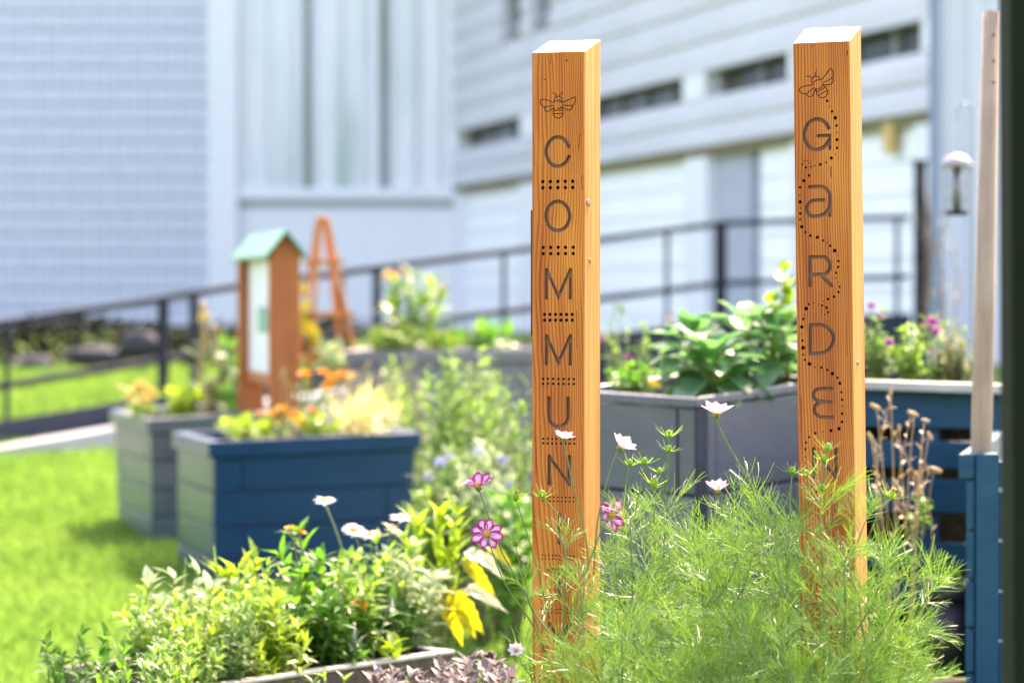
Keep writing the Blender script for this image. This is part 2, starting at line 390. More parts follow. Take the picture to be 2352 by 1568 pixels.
# ---- leaves as templates, many copies gathered into one foliage mesh
def leaf_tpl(n=5, w=.4, sh=.75, fold=.10, droop=.25, wav=0.0, ph=0.0, serr=0.0):
    V = []; Q = []
    for i in range(n + 1):
        t = i / n
        hw = w / 2 * math.sin(math.pi * min(1, max(0, t ** sh))) + .012 * (1 - t)
        if serr and i % 2: hw *= 1 - serr
        z = -droop * t * t
        wz = wav * math.sin(t * 13 + ph); wz2 = wav * math.sin(t * 11 + ph * 2 + 1)
        V += [(-hw, t, z + fold * hw * 2 + wz), (0, t, z), (hw, t, z + fold * hw * 2 + wz2)]
    for i in range(n):
        a = i * 3
        Q += [(a, a + 1, a + 4, a + 3), (a + 1, a + 2, a + 5, a + 4)]
    return np.array(V, float), np.array(Q, int)
def merge_tpl(parts):
    V = []; Q = []; o = 0
    for v, q in parts:
        V.append(v); Q.append(q + o); o += len(v)
    return np.concatenate(V), np.concatenate(Q)
def xf(tpl, pos, d, up, sc_):
    v, q = tpl
    d = np.asarray(d, float); d = d / (np.linalg.norm(d) + 1e-9)
    up = np.asarray(up, float)
    x = np.cross(d, up); l = np.linalg.norm(x)
    if l < 1e-4: x = np.cross(d, np.array((1, .2, .1))); l = np.linalg.norm(x)
    x /= l; z = np.cross(x, d)
    A = np.stack([x, d, z])
    return (v * sc_) @ A + np.asarray(pos, float), q

class Bag:
    def __init__(s): s.V = []; s.Q = []; s.n = 0
    def put(s, tpl, pos, d, up, size):
        v, q = xf(tpl, pos, d, up, size)
        s.V.append(v); s.Q.append(q + s.n); s.n += len(v)
    def raw(s, v, q): s.V.append(v); s.Q.append(q + s.n); s.n += len(v)
    def build(s, name, mat, parent=None, smooth=True):
        V = np.concatenate(s.V); Q = np.concatenate(s.Q)
        if parent is not None: V = V - np.array(parent.location)
        me = bpy.data.meshes.new(name)
        me.vertices.add(len(V)); me.vertices.foreach_set('co', V.astype(np.float32).ravel())
        me.loops.add(len(Q) * 4); me.loops.foreach_set('vertex_index', Q.astype(np.int32).ravel())
        me.polygons.add(len(Q)); me.polygons.foreach_set('loop_start', np.arange(0, len(Q) * 4, 4, dtype=np.int32))
        me.update(calc_edges=True); me.validate()
        me.polygons.foreach_set('use_smooth', [smooth] * len(me.polygons))
        me.materials.append(mat)
        o = bpy.data.objects.new(name, me); COL.objects.link(o)
        if parent is not None: o.parent = parent
        return o

def ribbon(p0, d, L_, w_, bend, nseg=2, roll=0.0):
    """thin curved blade; bend = sideways vector added quadratically"""
    d = Vector(d).normalized(); ref = Vector((math.sin(roll), .2, math.cos(roll)))
    x = d.cross(ref)
    x = x.normalized() if x.length > 1e-4 else Vector((1, 0, 0))
    V = []; Q = []
    for i in range(nseg + 1):
        t = i / nseg
        c = Vector(p0) + d * (L_ * t) + Vector(bend) * (t * t)
        h = x * (w_ / 2 * (1 - .55 * t))
        V += [tuple(c - h), tuple(c + h)]
        if i: a = 2 * (i - 1); Q.append((a, a + 1, a + 3, a + 2))
    return np.array(V), np.array(Q, int)

def cosmos_leaf(seed, dense=True):
    """twice-divided thread leaf, 1 unit long, grows along +y"""
    r = random.Random(seed); parts = []
    drp = r.uniform(.1, .45)
    def mid(t): return Vector((.04 * math.sin(t * 3 + seed), t, -drp * t * t))
    prev = mid(0)
    for i in range(1, 5):
        p = mid(i / 4); parts.append(ribbon(prev, p - prev, (p - prev).length, .022, (0, 0, 0), 1, r.uniform(0, 3))); prev = p
    n = 6
    for i in range(n):
        t = .16 + .84 * i / (n - 1)
        ln = (.52 * math.sin(math.pi * (.22 + .66 * t)) + .10) * r.uniform(.85, 1.15)
        for sd in (-1, 1):
            ang = rad(r.uniform(34, 58)) * (1 - .45 * t)
            d = Vector((sd * math.sin(ang), math.cos(ang), r.uniform(-.25, .35)))
            bend = Vector((r.uniform(-.16, .16) * ln + sd * -.10 * ln, .22 * ln, -r.uniform(-.12, .6) * ln))
            parts.append(ribbon(mid(t), d, ln, .0190, bend, 4, r.uniform(0, 3.1)))
            if dense:
                for k in range(2):
                    if r.random() < .35: continue
                    tt = .30 + .32 * k
                    c = mid(t) + d * (ln * tt) + bend * tt * tt
                    for s2 in (-1, 1):
                        d2 = (d + Vector((0, .5, 0)) + Vector((s2 * r.uniform(.2, .55), s2 * -.3 * r.random(), r.uniform(-.45, .45)))).normalized()
                        parts.append(ribbon(c, d2, ln * r.uniform(.32, .6), .0165, (r.uniform(-.04, .04), .03, -r.uniform(-.03, .08)), 3, r.uniform(0, 3.1)))
    return merge_tpl(parts)

def petal_grid(n=6, m=4, w=.52, notch=.07, cup=.12, droop=0.0, sh=1.0, furrow=0.02, ph=0.0):
    """petal along +y, length 1: verts, quads, rim value"""
    V = []; Q = []; rim = []
    for i in range(n + 1):
        t = i / n
        hw = w / 2 * (math.sin(math.pi * (.08 + .80 * t) ** sh)) if True else 0
        if t > .88: hw *= .93
        for j in range(m + 1):
            u = -1 + 2 * j / m
            y = t - (abs(u) ** 2) * .14 * t * t - (notch * (.5 + .5 * math.cos(u * math.pi * 2 + ph)) * (t > .98))
            z = cup * (u * u) * hw * 2 + furrow * math.cos(u * 9) * t + droop * t * t
            V.append((u * hw, y, z)); rim.append(max(abs(u) ** 1.4 * (.55 + .45 * t), t ** 4 * .95))
    for i in range(n):
        for j in range(m):
            a = i * (m + 1) + j
            Q.append((a, a + 1, a + m + 2, a + m + 1))
    return np.array(V), np.array(Q, int), rim

def basis(nrm):
    z = Vector(nrm).normalized(); x = Vector((0, 0, 1)).cross(z)
    if x.length < 1e-3: x = Vector((1, 0, 0))
    x.normalize(); return x, z.cross(x), z

def flower_mesh(name, parent, mat, pos, nrm, diam, npet, cup, pet, rings=1, jit=.06, rnd=None, inner=.12):
    """petals set round an axis; cup in degrees above the flower plane"""
    rnd = rnd or RD
    x, y, z = basis(nrm); mb = MB(); pos = Vector(pos); r0 = diam / 2 * inner
    off = rnd.random() * 6
    for g in range(rings):
        cg = cup + g * (62 / max(1, rings)); ln = diam / 2 * (1 - .25 * g)
        k = max(5, int(npet * (1 - .12 * g)))
        for i in range(k):
            a = off + g * .4 + 2 * math.pi * i / k + rnd.uniform(-jit, jit)
            cc = rad(cg + rnd.uniform(-9, 9) * (1 if jit > .03 else .2))
            rd_ = x * math.cos(a) + y * math.sin(a)
            d = rd_ * math.cos(cc) + z * math.sin(cc)
            up = z * math.cos(cc) - rd_ * math.sin(cc)
            v, q, rim = pet
            vv, qq = xf((v, q), pos + rd_ * r0, d, up, ln * rnd.uniform(.9, 1.06) * (1 - inner))
            mb.add(vv.tolist(), qq.tolist()); mb.rim += list(rim)
    return mb.build(name, mat, parent, smooth=True)
def disc_mesh(name, parent, mat, pos, nrm, r, h, n=12):
    x, y, z = basis(nrm); mb = MB(); pos = Vector(pos)
    mt = Matrix((x, y, z)).transposed().to_4x4(); mt.translation = pos
    mb.lathe([(r * .9, -h * .3), (r, 0), (r * .93, h * .45), (r * .6, h * .85), (r * .2, h), (.0001, h)], n, mt)
    return mb.build(name, mat, parent, smooth=True)
def calyx_mesh(name, parent, mat, pos, nrm, r, bract=8, blen=.012, h=None):
    """green cup under a flower or a round bud, with thin spreading bracts"""
    x, y, z = basis(nrm); mb = MB(); pos = Vector(pos); h = h or r * 1.3
    mt = Matrix((x, y, z)).transposed().to_4x4(); mt.translation = pos
    mb.lathe([(.001, -h), (r * .55, -h * .8), (r * .95, -h * .25), (r, 0), (r * .8, h * .45), (r * .35, h * .8), (.0005, h * .85)], 9, mt)
    for i in range(bract):
        a = 2 * math.pi * i / bract + RD.uniform(-.2, .2)
        rd_ = x * math.cos(a) + y * math.sin(a)
        v, q = ribbon(pos - z * h * .6 + rd_ * r * .4, rd_ + z * RD.uniform(.1, .7), blen * RD.uniform(.8, 1.2), .0026, z * blen * .3, 2, RD.uniform(0, 3))
        mb.add(v.tolist(), q.tolist())
    return mb.build(name, mat, parent, smooth=True)

def bez(pts, n):
    """smooth path through the points (Catmull-Rom)"""
    pts = [Vector(p) for p in pts]
    if len(pts) == 2: return [pts[0].lerp(pts[1], i / n) for i in range(n + 1)]
    q = [pts[0] * 2 - pts[1]] + pts + [pts[-1] * 2 - pts[-2]]
    out = []; segs = len(pts) - 1
    for i in range(n + 1):
        f = i / n * segs; k = min(int(f), segs - 1); t = f - k
        a, b, c, d = q[k:k + 4]
        out.append(.5 * ((2 * b) + (c - a) * t + (2 * a - 5 * b + 4 * c - d) * t * t + (3 * b - a - 3 * c + d) * t ** 3))
    return out

T_OV = [leaf_tpl(5, .46, .8, .12, .25 + .1 * k, .01, k) for k in range(3)]
T_LANCE = [leaf_tpl(5, .26, .8, .12, .2 + .15 * k, .01, k) for k in range(3)]
T_GRASSY = [leaf_tpl(4, .09, .6, .1, .2 + .2 * k) for k in range(3)]
T_SERR = [leaf_tpl(10, .30, .8, .1, .15 + .12 * k, .01, k, .28) for k in range(3)]
T_KALE = [leaf_tpl(9, .78, 1.25, .14, .30 + .16 * k, .035, k * 1.7) for k in range(4)]
T_YEL = [leaf_tpl(12, .40, .85, .22, .45 + .2 * k, .045, k * 2.1, .22) for k in range(3)]
T_ROUND = [leaf_tpl(5, .95, .85, .05, .1 + .1 * k, .02, k) for k in range(3)]
PET_COSMOS = petal_grid(7, 6, .66, .09, .10, .02, 1.0, .012)
PET_DAISY = petal_grid(4, 2, .26, .0, .1, -.12, 1.0, .0)
PET_MARI = petal_grid(3, 2, .62, .05, .2, .15, 1.0, .03)
PET_SMALL = petal_grid(3, 2, .55, .0, .2, .1)

def leafy_plant(name, label, cat, base, tips, tpls, leaf, llen, nleaf, stem='stem', rstem=.004, bare=.1, ang=60, flowers=(), group=None, seed=0, lvar=.35, taper=.35, bend=.12, foliage='foliage', tuft=0):
    """stems from the base to each tip, leaves spiralling round them, optional flower heads (kind, pos, normal, size)"""
    r = random.Random(seed * 7 + 3)
    base = Vector(base); root = empty(name, base, label, cat, group)
    st = MB(); bag = Bag(); any_ = False
    for ti, tip in enumerate(tips):
        tip = Vector(tip); h = (tip - base).length
        b0 = base + Vector((r.uniform(-.03, .03), r.uniform(-.03, .03), 0))
        midp = b0.lerp(tip, .55) + Vector((r.uniform(-1, 1) * bend * h * .5, r.uniform(-1, 1) * bend * h * .5, bend * h * .5))
        path = bez([b0, midp, tip], 8)
        st.tube(path, [rstem * (1 - .6 * i / 8) for i in range(9)], 5)
        a = r.uniform(0, 6)
        for k in range(nleaf):
            t = bare + (1 - bare) * (k + r.random() * .6) / nleaf
            t = min(1, t); f = t * 8; i = min(int(f), 7)
            p = path[i].lerp(path[i + 1], f - i); ax = (path[i + 1] - path[i]).normalized()
            a += 2.4 + r.uniform(-.4, .4)
            x, y, z = basis(ax)
            out = x * math.cos(a) + y * math.sin(a)
            an = rad(ang + r.uniform(-18, 18)) * (1 - .35 * t)
            d = ax * math.cos(an) + out * math.sin(an)
            sz = llen * (1 - taper * t) * (1 + r.uniform(-lvar, lvar))
            bag.put(tpls[r.randrange(len(tpls))], p, d, ax - d * .2 + Vector((0, 0, .4)), sz); any_ = True
        for k in range(tuft):
            a2 = r.uniform(0, 6.28); x, y, z = basis((path[-1] - path[-2]))
            d = z * .8 + (x * math.cos(a2) + y * math.sin(a2)) * r.uniform(.2, .9)
            bag.put(tpls[r.randrange(len(tpls))], tip, d, z, llen * r.uniform(.45, .8))
    if flowers:
        for (kind, pos, nrm, size) in flowers:
            pos = Vector(pos)
            near = min(tips, key=lambda t_: (Vector(t_) - pos).length); near = Vector(near)
            a0 = base.lerp(near, .55)
            if (pos - a0).length > .02:
                st.tube(bez([a0, a0.lerp(pos, .6) + Vector((0, 0, .02)), pos - Vector(nrm).normalized() * size * .08], 6), [rstem * .8] * 4 + [rstem * .6] * 3, 5)
    if st.v: st.build('stem', L[stem], root, smooth=True)
    if any_: bag.build(foliage, L[leaf], root)
    for (kind, pos, nrm, size) in flowers:
        bloom(root, kind, pos, nrm, size, r)
    return root

def bloom(root, kind, pos, nrm, size, r):
    pos = Vector(pos)
    if kind == 'daisy':
        f = flower_mesh('flower', root, PT['white'], pos, nrm, size, 18, 4, PET_DAISY, 1, .05, r, .16)
        disc_mesh('flower_centre', f, M['centre'], pos, nrm, size * .17, size * .09)
    elif kind in ('marigold', 'gold'):
        m = PT['orange'] if kind == 'marigold' else PT['gold']
        flower_mesh('flower', root, m, pos, nrm, size, 13, 0, PET_MARI, 4, .15, r, .05)
    elif kind in ('sun', 'strawsun'):
        f = flower_mesh('flower', root, PT['yellow'] if kind == 'sun' else PT['straw'], pos, nrm, size, 14, 12, PET_DAISY, 2, .1, r, .15)
        disc_mesh('flower_centre', f, M['centre'], pos, nrm, size * .18, size * .08)
    elif kind in ('pink', 'lavender', 'tan'):
        flower_mesh('flower', root, PT[kind], pos, nrm, size, 9, 12, PET_SMALL, 3, .2, r, .05)
    elif kind == 'lavspike':
        mb = MB(); x, y, z = basis(nrm)
        for k in range(26):
            t = k / 26; a = k * 2.4
            d = x * math.cos(a) + y * math.sin(a) + z * .5
            v, q, rim = PET_SMALL
            vv, qq = xf((v, q), pos + z * size * (t - .5), d, z, size * .2 * (1.1 - .8 * t)); mb.add(vv.tolist(), qq.tolist()); mb.rim += list(rim)
        mb.build('flower_spike', PT['lavender'], root, smooth=True)
    elif kind == 'greenspike':
        bag = Bag(); x, y, z = basis(nrm)
        for k in range(60):
            t = k / 60; a = k * 2.4
            d = x * math.cos(a) + y * math.sin(a) + z * 1.2
            bag.put(T_OV[k % 3], pos + z * size * (t - .5), d, z, size * .11 * (1.15 - .8 * t))
        bag.build('seed_spike', L['light'], root)
    elif kind == 'pod':
        mb = MB(); x, y, z = basis(nrm); mt = Matrix((x, y, z)).transposed().to_4x4(); mt.translation = pos
        mb.lathe([(.0005, -size * .55), (size * .16, -size * .25), (size * .22, size * .05), (size * .15, size * .35), (size * .19, size * .5), (.0005, size * .52)], 7, mt)
        mb.build('seed_pod', L['straw'], root, smooth=True)

def spray(cx, cy, Y, wx, wy, n, seed, dy=.15):
    """n tip points spread round a picture position, at one distance give or take dy"""
    r = random.Random(seed); out = []
    for i in range(n):
        a = r.uniform(0, 6.28); q = math.sqrt(r.random())
        out.append(P(cx + wx * q * math.cos(a), cy + wy * q * math.sin(a), Y + r.uniform(-dy, dy)))
    return out
# ------------------------------------------------------------------ ground
def terrain():
    mb = MB()
    xs = [-400, -120, -50, -20] + [-12 + .5 * i for i in range(49)] + [20, 50, 120, 400]
    ys = [-120, -30, 0, 5, 8, 10, 12, 14, 16, 17, 18, 18.5, 19.5, 21, 22.5, 24, 25.5, 27, 29, 31, 33, 35, 37, 40, 50, 70, 120, 400]
    for y in ys:
        for x in xs:
            mb.v.append((x, y, gz(x, y) + (.03 * mnoise.noise(Vector((x * .6, y * .6, 0))) if abs(x) < 15 and y < 40 else 0)))
    n = len(xs)
    for j in range(len(ys) - 1):
        for i in range(n - 1):
            mb.f.append((j * n + i, j * n + i + 1, (j + 1) * n + i + 1, (j + 1) * n + i)); mb.m.append(0)
    o = mb.build('ground', M['lawn'], smooth=True); o['kind'] = 'structure'
terrain()

def grass():
    rng = np.random.default_rng(5)
    Vs = []; N = 0
    def patch(n, y0, y1, pl, pr, h0, h1, wd):
        y = rng.uniform(y0, y1, n); px = rng.uniform(pl, pr, n)
        x = (px - 1176) / F * y
        z = np.array([gz(a, b) for a, b in zip(x, y)])
        a = rng.uniform(0, 2 * np.pi, n); h = rng.uniform(h0, h1, n); lean = rng.uniform(.1, .8, n); la = rng.uniform(0, 2 * np.pi, n)
        dx = np.cos(a) * wd / 2; dy = np.sin(a) * wd / 2
        tx = x + np.cos(la) * lean * h; ty = y + np.sin(la) * lean * h
        mx = x + np.cos(la) * lean * h * .3; my = y + np.sin(la) * lean * h * .3
        v = np.stack([np.stack([x - dx, y - dy, z], 1), np.stack([x + dx, y + dy, z], 1),
                      np.stack([mx + dx * .8, my + dy * .8, z + h * .6], 1), np.stack([tx, ty, z + h], 1)], 1)
        return v.reshape(-1, 3)
    V = np.concatenate([patch(26000, 9.5, 13, -120, 1300, .04, .10, .006), patch(30000, 13, 18, -120, 1300, .04, .10, .009),
                        patch(26000, 18, 26, -120, 1000, .05, .11, .014), patch(15000, 28, 33.5, -120, 700, .05, .12, .02)])
    Q = np.arange(len(V)).reshape(-1, 4)
    b = Bag(); b.raw(V, Q)
    o = b.build('grass', L['grass'], smooth=False); setp(o, 'short sunlit grass of the lawn between planters and path', 'grass', kind='stuff')
grass()

# path, kerb and handrail climb to the right along one line
RB = [(-60, 1024, 25.6), (265, 970, 26.7), (560, 915, 27.9), (1220, 830, 30.3), (1655, 772, 32.0), (2090, 758, 31.6)]
base_pts = [P(*q) for q in RB]
def along(px):
    for (a, b) in zip(base_pts, base_pts[1:]):
        pa = 1176 + F * a.x / a.y; pb = 1176 + F * b.x / b.y
        if pa - 1 <= px <= pb + 1:
            lo_, hi_ = 0., 1.
            for _ in range(40):
                t = (lo_ + hi_) / 2; q = a.lerp(b, t)
                if 1176 + F * q.x / q.y < px: lo_ = t
                else: hi_ = t
            return a.lerp(b, lo_)
    return base_pts[-1].copy()
def slab(name, pts, y_off0, y_off1, zt, zb, mat):
    mb = MB()
    for a, b in zip(pts, pts[1:]):
        mb.hexa([a + Vector((0, y_off0, zb)), b + Vector((0, y_off0, zb)), b + Vector((0, y_off1, zb)), a + Vector((0, y_off1, zb))],
                [a + Vector((0, y_off0, zt)), b + Vector((0, y_off0, zt)), b + Vector((0, y_off1, zt)), a + Vector((0, y_off1, zt))])
    return mb.build(name, mat)
o = slab('path', [base_pts[0] + Vector((-14, -1.2, -.1))] + base_pts[:4], -1.7, -.08, -.02, -.8, M['path']); o['kind'] = 'structure'
o = slab('kerb', [base_pts[0] + Vector((-14, -1.2, -.1))] + base_pts, -.08, .10, .19, -.9, M['kerb']); o['kind'] = 'structure'

# handrail
RAILTOP = [(-60, 752, 25.8), (265, 703, 26.9), (555, 656, 28.0), (1220, 571, 30.3), (1655, 514, 32.0), (2090, 499, 31.6)]
rt = [P(a, b, q.y) for (a, b, _), q in zip(RAILTOP, base_pts)]
hr = empty('handrail', base_pts[0], 'long dark handrail with two rails climbing beside the white building', 'railing')
mb = MB()
for a, b in zip(rt, rt[1:]): mb.beam(a, b, .06, .065)
mb.build('top_rail', M['steel'], hr)
mb = MB()
for (a, b), (c, d) in zip(zip(rt, rt[1:]), zip(base_pts, base_pts[1:])):
    mb.beam(a.lerp(c, .53), b.lerp(d, .53), .06, .065)
mb.build('lower_rail', M['steel'], hr)
def top_at(q):
    for a, b in zip(rt, rt[1:]):
        if a.x <= q.x <= b.x: return a.lerp(b, (q.x - a.x) / (b.x - a.x)).z
    return rt[-1].z
for px, wd in ((15, .045), (375, .10), (445, .08), (782, .08), (866, .09), (1157, .045), (1532, .045), (1655, .13), (2060, .045)):
    q = along(px); mb = MB()
    mb.beam(q + Vector((0, 0, -.05)), Vector((q.x, q.y, top_at(q) - .02)), wd, wd, up=Vector((0, 1, 0)))
    mb.build('post', M['steel'], hr)
gp = empty('gate_post', P(2113, 800, 31.0), 'tall black steel post at the right end of the handrail', 'post')
mb = MB(); mb.beam(gp.location + Vector((0, 0, -.6)), P(2113, 375, 31.0), .12, .12, up=Vector((0, 1, 0))); mb.build('shaft', M['steel'], gp)
mb = MB(); mb.beam(P(2113, 378, 31.0), P(2113, 368, 31.0), .16, .16, up=Vector((0, 1, 0))); mb.build('cap', M['steel'], gp)

# ------------------------------------------------------------------ building: tiled wall, concrete wall, long wing
YB = 60.0
bA = empty('concrete_building', P(480, 754, YB), 'white concrete building with tiled blue-grey wall and tall ribbed panels', 'building')
ppmB = F / YB
xl, xr = P(480, 0, YB).x, P(1040, 0, YB).x
zl = .85
mb = MB(); z = P(480, 748, YB).z; k = 0
x0, x1 = -26.0, xl
mb.box(x0, x1, YB + .12, YB + 8, zl, 13)
pitch = 42.5 / ppmB
while z < 13:
    # sloping tile course: wide upright face, short face tipped to the sky
    a = z; b = z + pitch * .66; c = z + pitch
    mb.add([(x0, YB, a), (x1, YB, a), (x1, YB, b), (x0, YB, b), (x1, YB + .07, c), (x0, YB + .07, c)], [(0, 1, 2, 3), (3, 2, 4, 5)])
    mb.add([(x0, YB, c), (x1, YB, c), (x1, YB + .07, c), (x0, YB + .07, c)], [(3, 2, 1, 0)])
    z += pitch
mb.build('tiled_wall', M['tiled'], bA)
def xa(px): return P(px, 0, YB).x
mb = MB(); mb.box(xa(480), xa(548), YB - .25, YB + 3, zl, 13); mb.build('corner_column', M['white_wall'], bA, bevel=.03)
zled = P(800, 466, YB).z
def panel(pa, pb, name='wall_panel'):
    mb = MB(); n = 10; r = RD
    xs = [xa(pa) + (xa(pb) - xa(pa)) * i / n for i in range(n + 1)]
    dep = [0, .10, .10, 0, 0, .10, .10, 0, 0, .08, 0]
    for i in range(n):
        mb.add([(xs[i], YB - .1 + dep[i], zled + .3), (xs[i + 1], YB - .1 + dep[i + 1], zled + .3), (xs[i + 1], YB - .1 + dep[i + 1], 13), (xs[i], YB - .1 + dep[i], 13)], [(0, 1, 2, 3)])
    mb.add([(xs[0], YB - .1, zled + .3), (xs[0], YB + 7, zled + .3), (xs[0], YB + 7, 13), (xs[0], YB - .1, 13)], [(3, 2, 1, 0)])
    mb.add([(xs[-1], YB - .1, zled + .3), (xs[-1], YB + 7, zled + .3), (xs[-1], YB + 7, 13), (xs[-1], YB - .1, 13)], [(0, 1, 2, 3)])
    mb.build(name, M['stained'], bA)
panel(549, 697); panel(715, 871); panel(891, 1040)
for pa, pb in ((697, 715), (871, 891)):
    mb = MB(); mb.box(xa(pa), xa(pb), YB + .12, YB + 7, zled + .3, 13); mb.build('panel_joint', M['algae'], bA)
mb = MB(); mb.box(xa(549) - .02, xr + .05, YB - .16, YB + 7, zled + .06, zled + .3); mb.build('ledge', M['white_wall'], bA, bevel=.02)
mb = MB(); mb.box(xa(549) - .1, xr, YB + .05, YB + 7, zled - .12, zled + .06); mb.build('shadow_gap', M['slatewindow'], bA)
mb = MB(); mb.box(xa(497), xr, YB - .02, YB + 7, zl, zled - .12); mb.build('lower_wall', M['white_wall'], bA)
mb = MB(); mb.box(xa(500), xr, YB - .06, YB - .02, zl, zl + .25); mb.build('plinth', M['slatewindow'], bA)

bB = empty('building_wing', P(1040, 754, YB), 'long white clapboard wing with dark strip windows and white roller doors', 'building')
A0 = Vector((P(1040, 0, YB).x, YB, 0)); A1 = Vector((P(2140, 0, 35.2).x, 35.2, 0))
U = (A1 - A0).normalized(); NW = Vector((U.y, -U.x, 0))        # towards the camera side
if NW.y > 0: NW = -NW
def wallpt(px, py):
    d = ray(px, py); den = d.dot(NW)
    t = (A0 - CAM).dot(NW) / den
    q = CAM + d * t
    return (q - A0).dot(U), q.z
def WP(u, z, out=0.0): 
    q = A0 + U * u + NW * out
    return Vector((q.x, q.y, z))
LEN = (A1 - A0).length
def wbox(mb, u0, u1, z0, z1, o0, o1, mi=0):
    mb.hexa([WP(u0, z0, o1), WP(u1, z0, o1), WP(u1, z0, o0), WP(u0, z0, o0)], [WP(u0, z1, o1), WP(u1, z1, o1), WP(u1, z1, o0), WP(u0, z1, o0)], mi)
zs1 = 5.02; zs0 = 4.62; zsof = 3.88
def courses(name, z0, z1, u0=0, u1=LEN, pit=.355, skip=()):
    mb = MB(); n = max(1, round((z1 - z0) / pit)); pit = (z1 - z0) / n
    spans = [(u0, u1)]
    for i in range(n):
        a = z0 + i * pit; b = a + pit
        sp_ = spans
        for (s0, s1, q0, q1) in skip:
            if a < q1 - .02 and b > q0 + .02:
                new = []
                for (c, d) in sp_:
                    if s1 <= c or s0 >= d: new.append((c, d)); continue
                    if s0 > c: new.append((c, s0))
                    if s1 < d: new.append((s1, d))
                sp_ = new
        for (c, d) in sp_:
            mb.add([WP(c, a, .045), WP(d, a, .045), WP(d, a + pit * .5, .038), WP(c, a + pit * .5, .038), WP(d, b, .0), WP(c, b, .0)], [(0, 1, 2, 3), (3, 2, 4, 5)])
            mb.add([WP(c, a, .045), WP(d, a, .045), WP(d, a, -.2), WP(c, a, -.2)], [(3, 2, 1, 0)])
            mb.add([WP(d, a, .045), WP(d, a, -.3), WP(d, b, -.3), WP(d, b, 0)], [(0, 1, 2, 3)])
            mb.add([WP(c, a, .045), WP(c, a, -.3), WP(c, b, -.3), WP(c, b, 0)], [(3, 2, 1, 0)])
    return mb.build(name, M['siding'], bB)
ua, za = wallpt(1158, 5); ub, zb = wallpt(1198, 85)
uc, zc = wallpt(1226, -10); ud, zd = wallpt(1264, 55)
PIT = (10.96 - zs1) / 12
wz0, wz1 = zs1 + PIT * 3.5, zs1 + PIT * 5
courses('siding', zs1, 10.96, pit=PIT, skip=((ua, ub, wz0, wz1), (uc, ud, wz0, wz1)))
courses('siding_band', zsof, zs0, pit=.37)
for (a, b) in ((ua, ub), (uc, ud)):
    mb = MB(); wbox(mb, a, b, wz0, wz1, -.2, -.25); wn = mb.build('window', M['glass'], bB)
    mb = MB(); wbox(mb, a, a + .07, wz0, wz1, -.12, -.2); wbox(mb, b - .07, b, wz0, wz1, -.12, -.2); wbox(mb, a + .07, b - .07, wz0, wz0 + .08, -.12, -.2); mb.build('window_frame', M['slatewindow'], wn)
# strip windows between white pillars
segs = [(1052, 1198), (1236, 1572), (1622, 1815), (1830, 2122)]
us = [(max(0.02, wallpt(a, 200)[0]), wallpt(b, 200)[0]) for a, b in segs]
for a, b in us:
    mb = MB(); wbox(mb, a, b, zs0, zs1, -.30, -.36); wn = mb.build('strip_window', M['glass'], bB)
    mb = MB(); n = max(2, round((b - a) / 1.5))
    for i in range(n + 1): 
        u = a + (b - a) * i / n; mb = MB(); wbox(mb, max(a, u - .03), min(b, u + .03), zs0, zs1, -.22, -.30); mb.build('mullion', M['slatewindow'], wn)
edges = [0] + [v for s_ in us for v in s_] + [LEN]
for i in range(0, len(edges), 2):
    if edges[i + 1] - edges[i] > .05:
        mb = MB(); wbox(mb, edges[i], edges[i + 1], zs0, zs1, .03, -.5); mb.build('pillar', M['white_wall'], bB)
# lower storey
mb = MB(); wbox(mb, 0, LEN, zsof - .16, zsof, -.02, -.5); mb.build('soffit_beam', M['rust'], bB)
zdr = zsof - .16
def lower(a, b, name, mat, dep):
    mb = MB(); u0 = max(0.0, wallpt(a, 600)[0]); u1 = min(LEN, wallpt(b, 600)[0])
    wbox(mb, u0, u1, .85, zdr, -dep, -dep - .2)
    o = mb.build(name, mat, bB); return o, u0, u1
for a, b in ((1062, 1192), (1236, 1572), (1726, 1815), (1830, 2078)):
    o, u0, u1 = lower(a, b, 'roller_door', M['door_white'], .14)
    mb = MB(); 
    for i in range(1, 7): wbox(mb, u0 + .02, u1 - .02, .85 + i * (zdr - .85) / 7 - .012, .85 + i * (zdr - .85) / 7 + .012, -.12, -.15)
    mb.build('door_slat', M['siding'], o)
for a, b in ((1041, 1062), (1192, 1236), (1572, 1622), (1815, 1830), (2098, 2140)):
    o, _, _ = lower(a, b, 'pillar', M['white_wall'], 0)
o, u0, u1 = lower(1622, 1704, 'grey_window', M['slatewindow'], .16)
o, _, _ = lower(1704, 1726, 'door_jamb', M['teal'], .3)
o, _, _ = lower(2078, 2098, 'open_doorway', M['glass'], .7)
u_, _z = wallpt(2040, 300)
mb = MB(); q0 = wallpt(2030, 285); q1 = wallpt(2050, 352); wbox(mb, q0[0], q1[0], q1[1], q0[1], .02, -.06); mb.build('hanging_board', M['ochre'], bB, bevel=.01)
mb = MB(); wbox(mb, -14, LEN, zl, 10.95, -.7, -9); mb.build('core_wall', M['slatewindow'], bB)
mb = MB(); wbox(mb, -.1, LEN + .1, 10.96, 11.2, .2, -9.2); mb.build('roof', M['ribbed'], bB)
yp_ = A1.y - .62; mb = MB(); mb.tube([(P(2147, 0, yp_).x, yp_, .8), (P(2147, 0, yp_).x, yp_, 10.9)], .068, 10); mb.build('drainpipe', M['pipe'], bB)

